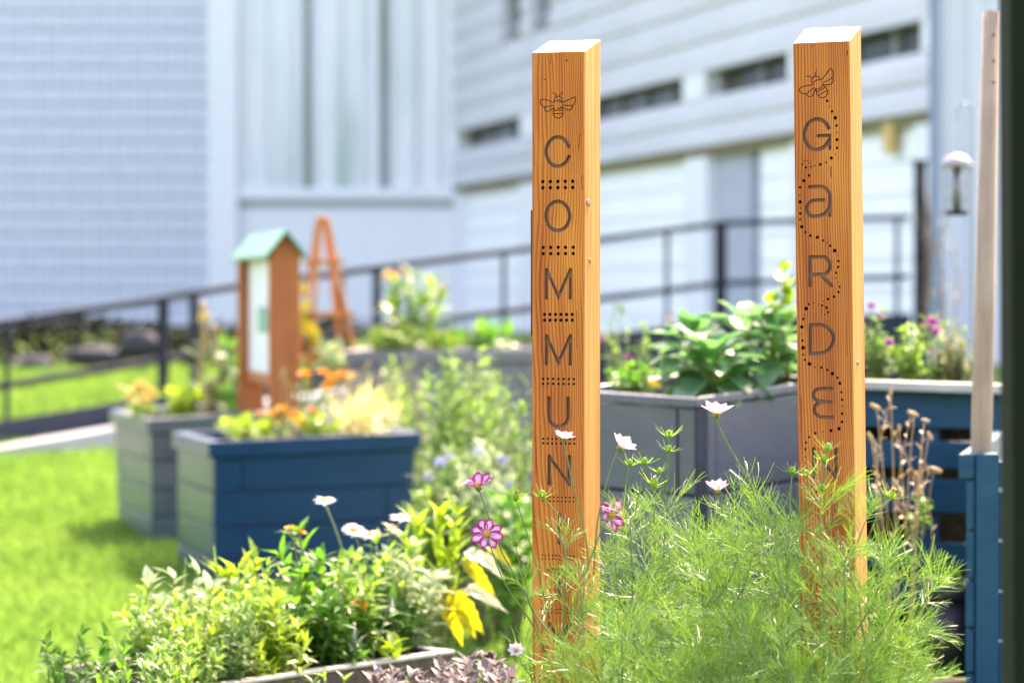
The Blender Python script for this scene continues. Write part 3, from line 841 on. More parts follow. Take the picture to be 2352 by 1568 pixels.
# ribbed annex at the right end of the wing
bC = empty('ribbed_annex', (A1.x, A1.y, .9), 'pale ribbed metal annex at the near end of the clapboard wing', 'building')
mb = MB(); Yc = A1.y - .35; xx = A1.x + .02; k = 0
prof = []
while xx < 11:
    prof += [(xx, Yc), (xx + .10, Yc), (xx + .13, Yc - .05), (xx + .23, Yc - .05)]; xx += .26
for (a, b), (c, d) in zip(prof, prof[1:]):
    mb.add([(a, b, .7), (c, d, .7), (c, d, 10), (a, b, 10)], [(0, 1, 2, 3)])
x0_, y0_ = prof[0]; x1_, y1_ = prof[-1]
mb.add([(x0_, y0_, .7), (x0_, y0_ + 6, .7), (x0_, y0_ + 6, 10), (x0_, y0_, 10), (x1_, y0_ + 6, .7), (x1_, y0_ + 6, 10), (x1_, y1_, .7), (x1_, y1_, 10)], [(3, 2, 1, 0), (2, 1, 4, 5), (5, 4, 6, 7)])
mb.build('ribbed_wall', M['ribbed'], bC)
mb = MB(); mb.box(x0_ - .05, x1_ + .05, Yc - .1, Yc + 6.1, 10, 10.2); mb.build('roof', M['ribbed'], bC)

# hedge with shade put into its leaf colour, and stones, at the foot of the tiled wall
def hedge():
    r = random.Random(3); base = Vector((-4.5, 33.9, gz(-4.5, 33.9)))
    root = empty('hedge', base, 'low hedge with shade-dark leaves along the foot of the tiled wall', 'hedge')
    bag = Bag(); st = MB()
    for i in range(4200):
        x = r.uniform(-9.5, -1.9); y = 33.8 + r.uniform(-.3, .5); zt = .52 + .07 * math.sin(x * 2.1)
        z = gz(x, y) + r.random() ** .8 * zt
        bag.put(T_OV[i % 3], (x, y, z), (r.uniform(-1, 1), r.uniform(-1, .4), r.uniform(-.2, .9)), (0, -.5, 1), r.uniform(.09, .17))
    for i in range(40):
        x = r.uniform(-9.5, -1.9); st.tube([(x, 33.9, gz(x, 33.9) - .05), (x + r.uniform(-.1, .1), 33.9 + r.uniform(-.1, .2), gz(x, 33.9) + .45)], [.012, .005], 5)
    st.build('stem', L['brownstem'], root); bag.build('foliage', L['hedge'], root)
hedge()
for k, (px, py, wd, hh, lab) in enumerate(((75, 835, 60, 26, 'broad grey stone before the dark hedge, near the left edge'), (215, 812, 70, 24, 'grey stone below the middle of the dark hedge'), (320, 785, 46, 34, 'tall grey stone against the dark hedge beside the second handrail post'))):
    Yk = 33.1; q = P(px, py, Yk); mb = MB(); r = random.Random(k)
    bm = bmesh.new(); bmesh.ops.create_icosphere(bm, subdivisions=3, radius=1)
    for v in bm.verts:
        f = 1 + .22 * mnoise.noise(v.co * 1.6 + Vector((k * 7, 0, 0))); v.co = Vector((v.co.x * wd / 197 * f, v.co.y * .2 * f, v.co.z * hh / 197 * f))
    me = bpy.data.meshes.new('stone'); bm.to_mesh(me); bm.free(); me.materials.append(M['stone'])
    o = bpy.data.objects.new('stone', me); COL.objects.link(o); o.location = q - Vector((0, 0, .03)); setp(o, lab, 'stone', 'stones along the dark hedge')
# ------------------------------------------------------------------ carved posts
WID = .14
def prism_stroke(mb, pts, w, depth, k=0):
    """groove along a 2D path (x, z), round ends, cut 'depth' into the front face"""
    pts = [Vector(p) for p in pts]
    clean = [pts[0]]
    for p in pts[1:]:
        if (p - clean[-1]).length > w * .08: clean.append(p)
    pts = clean
    d0 = (pts[0] - pts[1]).normalized(); d1 = (pts[-1] - pts[-2]).normalized(); hw = w / 2
    prof = [(pts[i], hw) for i in range(len(pts))]
    caps = [(.35, .937), (.7, .714), (.92, .39), (1.0, .08)]
    prof = [(pts[0] + d0 * hw * a, hw * b) for a, b in reversed(caps)] + prof + [(pts[-1] + d1 * hw * a, hw * b) for a, b in caps]
    L_ = []; R_ = []
    for i, (p, h) in enumerate(prof):
        a = prof[max(0, i - 1)][0]; b = prof[min(len(prof) - 1, i + 1)][0]
        t0 = (p - a).normalized() if i else (b - p).normalized(); t1 = (b - p).normalized() if i < len(prof) - 1 else t0
        t = (t0 + t1)
        t = t.normalized() if t.length > .05 else t1
        m = 1 / max(.35, math.sqrt(max(.0, (1 + t0.dot(t1)) / 2)))
        n = Vector((-t.y, t.x)) * h * m
        L_.append(p + n); R_.append(p - n)
    yf = -.07 - .006; yb = -.07 + depth
    n = len(prof); V = []
    for q in L_: V.append((q.x, yf, q.y))
    for q in R_: V.append((q.x, yf, q.y))
    for q in L_: V.append((q.x, yb, q.y))
    for q in R_: V.append((q.x, yb, q.y))
    Fq = []
    for i in range(n - 1):
        Fq += [(i, i + 1, n + i + 1, n + i), (2 * n + i + 1, 2 * n + i, 3 * n + i, 3 * n + i + 1),
               (i + 1, i, 2 * n + i, 2 * n + i + 1), (n + i, n + i + 1, 3 * n + i + 1, 3 * n + i)]
    Fq += [(0, n, 3 * n, 2 * n), (n - 1, 3 * n - 1, 4 * n - 1, 2 * n - 1)]
    Fq[-1] = (2 * n - 1, n - 1, 3 * n - 1, 4 * n - 1)
    mb.add(V, Fq)
def hole(mb, c, r, depth, n=12):
    yf = -.076; yb = -.07 + depth; V = []
    for y in (yf, yb):
        for k in range(n):
            a = 2 * math.pi * k / n; V.append((c[0] + r * math.cos(a), y, c[1] + r * math.sin(a)))
    Fq = [tuple(range(n)), tuple(reversed(range(n, 2 * n)))]
    Fq += [((k + 1) % n, k, n + k, n + (k + 1) % n) for k in range(n)]
    mb.add(V, Fq)
def arc(cx, cy, rx, ry, a0, a1, n=26):
    return [(cx + rx * math.cos(rad(a0 + (a1 - a0) * i / n)), cy + ry * math.sin(rad(a0 + (a1 - a0) * i / n))) for i in range(n + 1)]
def qb(pts, n=16): return [(p.x, p.y) for p in bez([Vector((a, b, 0)) for a, b in pts], n)]

def carved_post(name, label, pxl, pxr, py_top, Y, ysrc_top, ppm, rz, lean, slope, strokes, dots, mats):
    n = Vector((math.sin(rz), -math.cos(rz), 0))
    fm = P((pxl + pxr) / 2, py_top, Y); c = fm - n * .07
    zb = -.35 + gz(c.x, c.y); H = fm.z - zb
    zof = zb
    bm = bmesh.new(); h = .07
    vs = [bm.verts.new((x, y, 0)) for x, y in ((-h, -h), (h, -h), (h, h), (-h, h))]
    tp = [bm.verts.new((x, y, H + (.14 * math.tan(slope) if y > 0 else 0))) for x, y in ((-h, -h), (h, -h), (h, h), (-h, h))]
    bm.faces.new(vs[::-1]); bm.faces.new(tp)
    for i in range(4): bm.faces.new((vs[i], vs[(i + 1) % 4], tp[(i + 1) % 4], tp[i]))
    bmesh.ops.recalc_face_normals(bm, faces=bm.faces)
    ed = [e for e in bm.edges if (e.verts[0].co - e.verts[1].co).length > .5]
    tops = [e for e in bm.edges if e.verts[0].co.z > .5 and e.verts[1].co.z > .5]
    bmesh.ops.bevel(bm, geom=ed + tops, offset=.0028, segments=3, affect='EDGES', profile=.5)
    me = bpy.data.meshes.new(name); bm.to_mesh(me); bm.free()
    for m in mats: me.materials.append(m)
    me.materials.append(M['end_grain'])
    for pg in me.polygons:
        if pg.normal.z > .6 and pg.center.z > .5: pg.material_index = 1
    o = bpy.data.objects.new(name, me); COL.objects.link(o)
    # groove layers so that crossing strokes never share one cutter
    layers = {}
    for (kind, lay, pts, w, dep) in strokes:
        key = (kind, lay); mb = layers.setdefault(key, MB()); prism_stroke(mb, pts, w, dep)
    if dots:
        mb = layers.setdefault(('burnt', 90), MB())
        for (x, z, r) in dots: hole(mb, (x, z), r, min(.012, .004 + r * 1.6))
    for (kind, lay), mb in sorted(layers.items(), key=lambda q: str(q[0])):
        mb.v = [(x, y + (.00013 * (lay + 1) if y > -.07 else 0), z + H) for x, y, z in mb.v]
        m2 = bpy.data.meshes.new('groove'); m2.from_pydata(mb.v, [], mb.f)
        b2 = bmesh.new(); b2.from_mesh(m2); bmesh.ops.recalc_face_normals(b2, faces=b2.faces); b2.to_mesh(m2); b2.free()
        m2.materials.append(M[kind])
        o2 = bpy.data.objects.new('groove', m2); COL.objects.link(o2)
        md = o.modifiers.new('g', 'BOOLEAN'); md.operation = 'DIFFERENCE'; md.solver = 'EXACT'; md.object = o2; md.material_mode = 'TRANSFER'
        bpy.context.view_layer.update()
        dg = bpy.context.evaluated_depsgraph_get()
        new = bpy.data.meshes.new_from_object(o.evaluated_get(dg)); new.name = name
        o.modifiers.clear()
        if len(new.vertices) > len(o.data.vertices) * .9: o.data = new
        else: print('GROOVE FAILED', name, kind, lay, len(new.vertices), len(o.data.vertices))
        bpy.data.objects.remove(o2, do_unlink=True)
    o.location = (c.x, c.y, zb); o.rotation_euler = (0, 0, rz)
    if lean:
        # lean sideways about the middle of the visible height
        piv = Vector((c.x, c.y, zb + H))
        mt = Matrix.Translation(piv) @ Matrix.Rotation(lean, 4, 'Y') @ Matrix.Translation(-piv) @ Matrix.LocRotScale(o.location, o.rotation_euler, None)
        o.location = mt.to_translation(); o.rotation_euler = mt.to_euler()
    setp(o, label, 'post', 'carved timber posts')
    return o, H, c

S1 = WID / 322.0; Z1 = .98 / 2.612 / 904 * 1.0
def c1(zx, zy, reg):
    ys = (50 if reg == 3 else 600) + zy / 2.612
    left = 124 + (117 - 124) * min(1, (ys - 122) / 500); 
    return ((zx - left) * S1 - .07, -(ys - 121.6) * .98 / 904)
K1 = S1
st = []
def s1(kind, lay, pts, reg, w, dep): st.append((kind, lay, [c1(a, b, reg) for a, b in pts], w * K1, dep))
LW = 22; LD = .015
BEE = [arc(283, 484, 25, 27, 180, 360, 12), [(272, 457), (266, 443), (249, 435)], [(291, 457), (299, 443), (312, 433)],
       arc(283, 500, 27, 18, 205, 335, 10), arc(283, 512, 28, 20, 25, 155, 10),
       qb([(256, 495), (215, 478), (184, 474), (174, 486), (180, 505), (198, 520), (225, 517), (256, 512)], 24),
       qb([(310, 495), (351, 478), (382, 464), (391, 472), (388, 492), (372, 513), (341, 515), (312, 511)], 24),
       qb([(200, 522), (200, 535), (212, 548), (230, 545), (258, 524)], 14), qb([(370, 517), (370, 530), (355, 541), (337, 541), (308, 524)], 14),
       qb([(259, 530), (252, 552), (258, 578), (283, 591), (308, 578), (314, 552), (307, 530)], 22),
       [(261, 542), (306, 542)], [(260, 563), (306, 563)]]
def halves(P_):
    out = []
    for p in P_:
        if len(p) > 9: h = len(p) // 2; out += [p[:h + 1], p[h:]]
        else: out.append(p)
    return out
BEE = halves(BEE)
for k, p in enumerate(BEE): s1('burnt', k, p, 3, 5.6, .0024)
s1('burnt', 44, [(392, 330), (395, 470), (391, 560)], 5, 2.0, .003); s1('burnt', 45, [(140, 1100), (143, 1230), (141, 1330)], 5, 2.0, .003); s1('burnt', 46, [(428, 940), (424, 985), (431, 1030)], 3, 3.2, .002)
s1('burnt', 40, [(336, 238), (337, 243)], 3, 9, .004); s1('burnt', 41, [(416, 690), (411, 740), (404, 790)], 3, 3.5, .002); s1('burnt', 42, [(240, 205), (238, 260)], 3, 2.4, .002); s1('burnt', 43, [(200, 352), (206, 356)], 3, 5, .002)
s1('routed', 0, arc(280, 795, 71, 89, -20, -340, 40), 3, LW, LD)
s1('routed', 0, arc(278, 1188, 72, 89, 80, 280, 26), 3, LW, LD); s1('routed', 1, arc(278, 1188, 72, 89, 260, 460, 26), 3, LW, LD)
for y0, y1 in ((80, 252), (485, 655)):
    s1('routed', 0, [(207, y0), (207, y1)], 5, LW, LD); s1('routed', 1, [(209, y0 + 2), (280, y1 - 8), (351, y0 + 2)], 5, LW * .9, LD); s1('routed', 2, [(353, y0), (353, y1)], 5, LW, LD)
s1('routed', 0, [(222, 865), (222, 970)] + arc(281, 978, 59, 60, 172, 8, 18) + [(340, 970), (340, 865)], 5, LW, LD)
s1('routed', 0, [(224, 1222), (224, 1392)], 5, LW, LD); s1('routed', 1, [(226, 1226), (345, 1388)], 5, LW * .9, LD); s1('routed', 2, [(347, 1222), (347, 1392)], 5, LW, LD)
s1('routed', 0, [(286, 1580), (286, 1750)], 5, LW, LD)
s1('routed', 0, [(220, 1920), (352, 1920)], 5, LW, LD); s1('routed', 1, [(286, 1922), (286, 2090)], 5, LW, LD)
s1('routed', 0, [(224, 2250), (286, 2340), (286, 2425)], 5, LW, LD); s1('routed', 1, [(348, 2250), (287, 2340)], 5, LW, LD)
dots1 = []
def row(ys, xs, r, reg):
    for y in ys:
        for x in xs: q = c1(x, y, reg); dots1.append((q[0], q[1], r * K1))
row((977, 1015), (187, 233, 279, 324, 370), 11, 3); row((1380, 1418), (187, 233, 279, 324, 371), 10.5, 3)
row((353, 388), (195, 228, 262, 296, 330, 364), 10, 5); row((748, 778), (186, 215, 248, 280, 312, 344, 375), 7.6, 5)
row((1115, 1143), [187 + 27.2 * i for i in range(8)], 6.8, 5); row((1472, 1497), [181 + 24 * i for i in range(9)], 5.4, 5)
row((1830, 1852), [180 + 21.5 * i for i in range(10)], 5, 5); row((2160, 2182), [180 + 19.5 * i for i in range(11)], 4.6, 5)
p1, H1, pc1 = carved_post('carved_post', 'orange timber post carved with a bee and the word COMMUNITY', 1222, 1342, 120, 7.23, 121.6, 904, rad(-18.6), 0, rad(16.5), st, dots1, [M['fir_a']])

st = []
def c2(zx, zy, reg):
    xs = 1820 + zx / 2.612; ys = (30 if reg == 4 else 600) + zy / 2.612
    left = 1820 + 104 / 2.612 + (ys - 97) * (41 / 2.612 / 1080)
    return ((xs - left) / (343 / 2.612) * WID - .07, -(ys - 97) * .98 / 942)
K2 = WID / 343
def s2(kind, lay, pts, reg, w, dep): st.append((kind, lay, [c2(a, b, reg) for a, b in pts], w * K2, dep))
def rot(p):
    a = rad(-28); x = (p[0] - 283) * 1.07; y = (p[1] - 508) * 1.07
    return (258 + x * math.cos(a) - y * math.sin(a), 433 + x * math.sin(a) + y * math.cos(a))
for k, p in enumerate(BEE): s2('burnt', k, [rot(q) for q in p], 4, 5.8, .0024)
s2('burnt', 43, [(436, 330), (433, 470), (438, 600)], 6, 2.0, .003); s2('burnt', 44, [(160, 850), (163, 960)], 6, 2.0, .003)
s2('burnt', 40, [(338, 938), (336, 970), (340, 1000)], 4, 6, .003); s2('burnt', 41, [(436, 232), (434, 262)], 4, 4, .002); s2('burnt', 42, [(222, 196), (222, 200)], 4, 6, .002)
s2('routed', 0, arc(252, 737, 77, 93, -24, -334, 38), 4, 23, LD)
s2('routed', 1, [(259, 746), (330, 746), (330, 826)], 4, 20, LD)
s2('routed', 0, [(207, 1057), (268, 1056)] + arc(268, 1116, 63, 60, -80, -8, 12) + [(331, 1130), (331, 1234)], 4, 22, LD)
s2('routed', 1, [(294, 1139), (240, 1140)] + arc(240, 1189, 49, 49, -100, -262, 16) + [(262, 1237), (300, 1224), (327, 1190)], 4, 22, LD)
s2('routed', 0, [(211, 172), (210, -2)], 6, 22, LD)
s2('routed', 1, [(214, -2), (290, -2)] + arc(290, 52, 43, 54, -80, 80, 14) + [(216, 106)], 6, 22, LD)
s2('routed', 2, [(276, 108), (342, 172)], 6, 22, LD)
s2('routed', 0, [(216, 588), (214, 413)], 6, 22, LD)
s2('routed', 1, [(218, 413), (265, 413)] + arc(265, 500, 90, 88, -84, 84, 20) + [(220, 589)], 6, 22, LD)
s2('routed', 0, [(346, 803), (278, 804)] + arc(278, 842, 45, 38, -95, -262, 14) + [(342, 886)], 6, 21, LD)
s2('routed', 1, [(284, 889)] + arc(288, 932, 49, 45, -110, -262, 14) + [(352, 981)], 6, 21, LD)
s2('routed', 0, [(236, 1173), (237, 1345)], 6, 22, LD); s2('routed', 1, [(238, 1177), (372, 1348)], 6, 20, LD); s2('routed', 2, [(372, 1172), (373, 1350)], 6, 22, LD)
dots2 = []
for (x, y, r) in [(313,535,8),(330,568,4),(343,600,8),(362,640,11),(370,687,8),(373,730,4),(373,773,10),(374,824,8),(366,863,4),(339,884,10),(307,909,6),(272,921,9),(239,928,4),(216,934,6),(209,912,4),(195,896,4),(174,896,4),(163,918,6),(185,937,7),(204,987,8),(172,1018,10),(149,1058,8),(148,1106,4),(150,1147,11),(151,1185,4),(151,1218,8),(150,1256,6),(160,1300,11),(182,1334,7),(213,1355,8),(255,1366,10),(290,1386,7),(313,1400,4),(334,1419,8),(361,1450,12),(381,1482,4)]:
    q = c2(x, y, 4); dots2.append((q[0], q[1], r * K2))
for (x, y, r) in [(384,25,8),(382,61,8),(370,96,7),(369,127,4),(382,154,4),(392,181,7),(384,214,8),(358,242,8),(321,256,8),(295,269,4),(285,294,7),(263,288,4),(233,280,4),(204,286,7),(188,313,12),(175,349,4),(171,376,8),(162,425,11),(160,469,4),(166,509,8),(170,553,12),(172,595,6),(181,627,7),(209,652,12),(245,671,4),(281,675,8),(318,690,7),(348,712,11),(380,737,7),(394,772,10),(403,826,7),(408,872,8),(410,912,4),(409,957,8),(408,1007,8),(390,1049,11),(341,1061,10),(292,1070,4),(246,1077,8),(208,1101,7),(190,1135,7),(186,1175,7),(185,1222,4),(187,1258,4),(190,1290,4),(190,1320,5),(195,1352,5),(230,1400,6),(256,1437,8),(282,1467,6),(318,1485,6),(350,1510,8),(372,1550,8),(313,309,8),(322,337,7),(302,351,4),(283,339,4),(281,318,4)]:
    q = c2(x, y, 6); dots2.append((q[0], q[1], r * K2))
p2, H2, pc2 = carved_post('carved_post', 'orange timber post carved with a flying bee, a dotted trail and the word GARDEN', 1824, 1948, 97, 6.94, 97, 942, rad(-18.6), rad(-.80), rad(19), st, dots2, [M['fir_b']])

def child_mesh(o, name, mb, mat, smooth=False):
    """part given in the local frame of a post"""
    me = bpy.data.meshes.new(name); me.from_pydata(mb.v, [], mb.f); me.materials.append(mat)
    me.polygons.foreach_set('use_smooth', [smooth] * len(me.polygons))
    c = bpy.data.objects.new(name, me); COL.objects.link(c); c.parent = o; return c
mb = MB(); mb.box(-.0745, -.0695, -.066, .03, H1 - .72, H1 - .40); child_mesh(p1, 'side_plate', mb, M['plate'])
def knot(o, H, y, dz, ry, rz_):
    mb = MB(); prof = [(1.0, 0), (.9, .35), (.6, .6), (.25, .55), (.001, .5)]; n = 14
    for r, h in prof:
        for k in range(n):
            a = 2 * math.pi * k / n
            mb.v.append((.0698 + h * .0035, y + ry * r * math.cos(a), H - dz + rz_ * r * math.sin(a)))
    for i in range(len(prof) - 1):
        for k in range(n): mb.f.append((i * n + k, i * n + (k + 1) % n, (i + 1) * n + (k + 1) % n, (i + 1) * n + k))
    child_mesh(o, 'knot', mb, M['knot'], True)
knot(p1, H1, -.036, .381, .022, .0105); knot(p1, H1, -.022, .528, .012, .007); knot(p2, H2, -.014, .782, .018, .006)

# ------------------------------------------------------------------ planters
def planter(name, label, top4, zbot, mat, capmat, taper, group, nb=4, lip=.05, lap=.09, soil=.05, cap_over=.03, jointseed=1, parts_legs=False):
    """board-built planter from its four top corners (front-left, front-right, back-right, back-left)"""
    t = [Vector(p) for p in top4]; c = sum(t, Vector()) / 4
    root = empty(name, Vector((c.x, c.y, zbot)), label, 'planter', group)
    b = []
    for p in t:
        d = Vector((c.x - p.x, c.y - p.y, 0)) * taper; b.append(Vector((p.x + d.x, p.y + d.y, zbot)))
    r = random.Random(jointseed)
    def at_h(f, inset=0.0):
        out = []
        for p, q in zip(t, b):
            v = q.lerp(Vector((p.x, p.y, p.z - lap)), f); d = Vector((c.x - v.x, c.y - v.y, 0)).normalized() * inset
            out.append(v + d)
        return out
    # courses of boards on each side, a thin gap between courses and staggered butt joints
    for s_ in range(4):
        s2_ = (s_ + 1) % 4; mb = MB()
        for k in range(nb):
            f0 = k / nb + .006; f1 = (k + 1) / nb - .006
            o0 = at_h(f0, .0); o1 = at_h(f1, .0); i0 = at_h(f0, .045); i1 = at_h(f1, .045)
            jt = .14 if (k + s_) % 2 else .86
            for (u0, u1) in ((0, jt - .004), (jt + .004, 1)):
                A = o0[s_].lerp(o0[s2_], u0); B = o0[s_].lerp(o0[s2_], u1); C = i0[s_].lerp(i0[s2_], u1); D = i0[s_].lerp(i0[s2_], u0)
                A1_ = o1[s_].lerp(o1[s2_], u0); B1_ = o1[s_].lerp(o1[s2_], u1); C1_ = i1[s_].lerp(i1[s2_], u1); D1_ = i1[s_].lerp(i1[s2_], u0)
                e = r.uniform(-.004, .004); nn = Vector((B.y - A.y, A.x - B.x, 0)).normalized() * e
                mb.hexa([A + nn, B + nn, C, D], [A1_ + nn, B1_ + nn, C1_, D1_])
        mb.build('side_wall', mat, root, bevel=.004)
    mb = MB(); q0 = at_h(.01, .05); q1 = at_h(.97, .05); mb.hexa(q0, q1); mb.build('liner', M['black'], root)
    # rim boards
    for s_ in range(4):
        s2_ = (s_ + 1) % 4
        def off(p, o_): 
            d = Vector((p.x - c.x, p.y - c.y, 0)).normalized() * o_ * 1.41; return p + d
        A, B = off(t[s_], cap_over), off(t[s2_], cap_over); C, D = off(t[s2_], -lip), off(t[s_], -lip)
        dn = Vector((0, 0, -lap)); e = Vector((0, 0, .0015 * (s_ % 2)))
        mb = MB(); mb.hexa([A + dn + e, B + dn + e, C + dn + e, D + dn + e], [A + e, B + e, C + e, D + e]); mb.build('rim_board', capmat, root, bevel=.006)
    inn = [off(p, -lip * .6) - Vector((0, 0, soil)) for p in t]
    mb = MB(); mb.hexa([p - Vector((0, 0, .03)) for p in inn], inn); mb.build('soil', M['soil'], root)
    return root, t

def quad_from(front_l, front_r, depth, dirn):
    """top corners from the two front picture points and a depth direction"""
    a, b = P(*front_l), P(*front_r); d = Vector(dirn).normalized() * depth
    dz = Vector((0, 0, 0))
    return [a, b, b + d + dz, a + d + dz]
# deep blue planter: front edge rises to the right, left side just visible
fl, fr = P(490, 1013, 15.25), P(952, 992, 15.6); dl = P(408, 1000, 16.3)
e = Vector((dl.x - fl.x, dl.y - fl.y, 0))
q = [fl, fr, fr + e + Vector((0, 0, .0)), fl + e + Vector((0, 0, .0))]
planter('planter_box', 'deep blue board planter filled with marigolds, in front of the orange kiosk', q, gz(-1, 15.6) - .03, M['blue'], M['blue'], .0, 'painted board planters', nb=4)
PL1 = q
fl, fr = P(345, 962, 17.8), P(640, 942, 18.2); dl = P(262, 940, 19.2)
e = Vector((dl.x - fl.x, dl.y - fl.y, 0))
q = [fl, fr, fr + e, fl + e]
planter('planter_box', 'slate green board planter standing on the lawn behind the deep blue one', q, gz(-2, 18) + .02, M['slate'], M['slate'], .05, 'painted board planters', nb=4, jointseed=2)
PL2 = q
cc, ll, rr = P(1598, 914, 10.15), P(1300, 894, 10.55), P(1915, 868, 10.82)
q = [ll, cc, rr, ll + (rr - cc)]
planter('planter_box', 'tapered mid grey planter holding kale, between the two carved posts', q, gz(1.2, 11) - .02, M['grey'], M['grey'], .10, 'painted board planters', nb=3, jointseed=3, lap=.035, cap_over=.012, lip=.035)
PL3 = q
mb = MB(); g3 = [o_ for o_ in COL.objects if o_.get('label', '').startswith('tapered mid grey')][0]
c3 = sum(q, Vector()) / 4; dr = (q[2] - q[1]); dr.z = 0; dr.normalize(); dl3 = (q[0] - q[1]); dl3.z = 0; dl3.normalize()
tp3 = q[1] - Vector((0, 0, .037)); z3 = g3.location.z; bt3 = Vector((q[1].x + (c3.x - q[1].x) * .10, q[1].y + (c3.y - q[1].y) * .10, z3))
def trim4(p_): return [p_ - dl3 * .008 - dr * .004, p_ - dl3 * .008 + dr * .065, p_ + dl3 * .004 + dr * .065, p_ + dl3 * .004 - dr * .004]
mb.hexa(trim4(bt3), trim4(tp3)); mb.build('corner_trim', M['kerb'], g3, bevel=.002)
q = quad_from((800, 806, 20), (1262, 800, 20.3), 1.1, (.05, 1, 0))
planter('planter_box', 'dull grey planter behind the wispy bush, left of the COMMUNITY post', q, gz(-.4, 20) - .02, M['grey_far'], M['grey_far'], .0, 'painted board planters', nb=3, jointseed=4)
PL4 = q

# blue slatted compost bin on the right with a corner of stacked slat ends
bin_ = empty('slatted_bin', P(2250, 1568, 9.2) * 1, 'large blue slatted garden bin with pale cap board at the right', 'garden bin')
bin_.location.z = gz(1.6, 9.2)
zb = bin_.location.z
Yr = 11.0; xl_, xr_ = P(1755, 0, Yr).x, P(2335, 0, Yr).x
cA, cB = P(1755, 866, Yr + .02), P(2335, 884, Yr - .12)
mb = MB(); mb.hexa([cA + Vector((0, -.03, -.035)), cB + Vector((0, -.03, -.035)), cB + Vector((0, .12, -.035)), cA + Vector((0, .12, -.035))], [cA + Vector((0, -.03, 0)), cB + Vector((0, -.03, 0)), cB + Vector((0, .12, 0)), cA + Vector((0, .12, 0))])
mb.build('cap_board', M['capwood'], bin_, bevel=.004)
for (ya, yb) in ((893, 978), (1008, 1070), (1096, 1172), (1242, 1300), (1322, 1392), (1414, 1490)):
    a, b = P(1760, ya - 2, Yr), P(2330, ya + 8, Yr); c_, d_ = P(1760, yb - 2, Yr), P(2330, yb + 8, Yr)
    if zb > c_.z: continue
    mb = MB(); mb.hexa([c_, d_, d_ + Vector((0, .035, 0)), c_ + Vector((0, .035, 0))], [a, b, b + Vector((0, .035, 0)), a + Vector((0, .035, 0))])
    mb.build('slat', M['blue_dark'], bin_, bevel=.003)
for px in (1800, 2128, 2325):
    q = P(px, 900, Yr + .07); mb = MB(); mb.box(q.x - .045, q.x + .045, q.y - .03, q.y + .06, zb, q.z); mb.build('inner_post', M['blue_dark'], bin_)
mb = MB(); mb.box(xl_, xr_, Yr + .45, Yr + .5, zb, P(0, 905, Yr).z - .05); mb.build('back_lining', M['soil'], bin_)
mb = MB(); mb.box(xl_ + .03, xr_ - .03, Yr + .12, Yr + .45, P(0, 905, Yr).z - .12, P(0, 905, Yr).z - .06); mb.build('soil', M['soil'], bin_)
# near corner post with the ends of the side slats stacked on its left
Yp = 9.2
pa, pb = P(2243, 1050, Yp), P(2296, 1050, Yp)
mb = MB(); mb.box(pa.x, pb.x, Yp, Yp + .075, zb, pa.z + .012); mb.build('corner_post', M['blue_dark'], bin_, bevel=.003)
for k, (ya, yb, ext) in enumerate(((1043, 1100, 40), (1104, 1216, 22), (1220, 1330, 22), (1336, 1440, 24), (1446, 1545, 24), (1550, 1660, 24))):
    a = P(2243 - ext, ya, Yp); b = P(2243, yb, Yp); mb = MB()
    sk = Vector((.40, 10.9 - Yp - .012, 0)); y0 = Yp + .012; lo4 = [Vector((a.x, y0, b.z)), Vector((pa.x - .003, y0, b.z))]; hi4 = [Vector((v.x, v.y, a.z)) for v in lo4]
    mb.hexa(lo4 + [lo4[1] + sk, lo4[0] + sk], hi4 + [hi4[1] + sk, hi4[0] + sk]); mb.build('side_slat', M['blue_dark'], bin_, bevel=.004)
for k, (ya, yb) in enumerate(((1060, 1120), (1130, 1238), (1246, 1356), (1362, 1470), (1476, 1580))):
    a = P(2298, ya, Yp); b = P(2600, yb, Yp); mb = MB(); mb.box(pb.x + .003, pb.x + .9, Yp + .02, Yp + .055, b.z, a.z); mb.build('front_slat', M['blue_dark'], bin_, bevel=.003)
# weathered pole rising from the corner post
pl = empty('pole', Vector(((pa.x + pb.x) / 2 - .002, Yp + .115, zb)), 'weathered grey wooden pole rising behind the blue corner post', 'pole')
q = P(2278, 27, Yp + .115); mb = MB(); bx = pl.location.x
mb.tube([(bx - .006, Yp + .115, zb), (bx, Yp + .115, zb + .9), (q.x, Yp + .115, q.z)], [.036, .035, .030], 10); po = mb.build('shaft', M['pole'], pl, smooth=True)
for dz in (.075, .16, .23):
    mb = MB(); qq = P(2283, 27, Yp + .08); mb.lathe([(.0001, -.004), (.004, -.003), (.0045, 0)], 8, Matrix.Translation((qq.x, qq.y + .001, qq.z - dz)) @ Matrix.Rotation(rad(90), 4, 'X')); mb.build('nail_head', M['plate'], pl)
# dark green post right at the edge, close to the camera
dp = empty('dark_post', P(2352, 1568, 4.6), 'broad dark green post at the right edge of the photo, close and blurred', 'post')
a, b = P(2320, -60, 4.6), P(2344, 1700, 4.6)
dp.location = (b.x + .06, 4.66, 0)
mb = MB(); mb.hexa([(b.x - .004, 4.6, 0), (b.x + .12, 4.6, 0), (b.x + .12, 4.72, 0), (b.x - .004, 4.72, 0)], [(a.x, 4.6, a.z + .12), (a.x + .125, 4.6, a.z + .12), (a.x + .125, 4.72, a.z + .12), (a.x, 4.72, a.z + .12)]); mb.build('shaft', M['darkgreen'], dp, bevel=.006)
mb = MB(); mb.box(a.x - .012, a.x + .137, 4.588, 4.732, a.z + .12, a.z + .15); mb.build('cap', M['darkgreen'], dp)

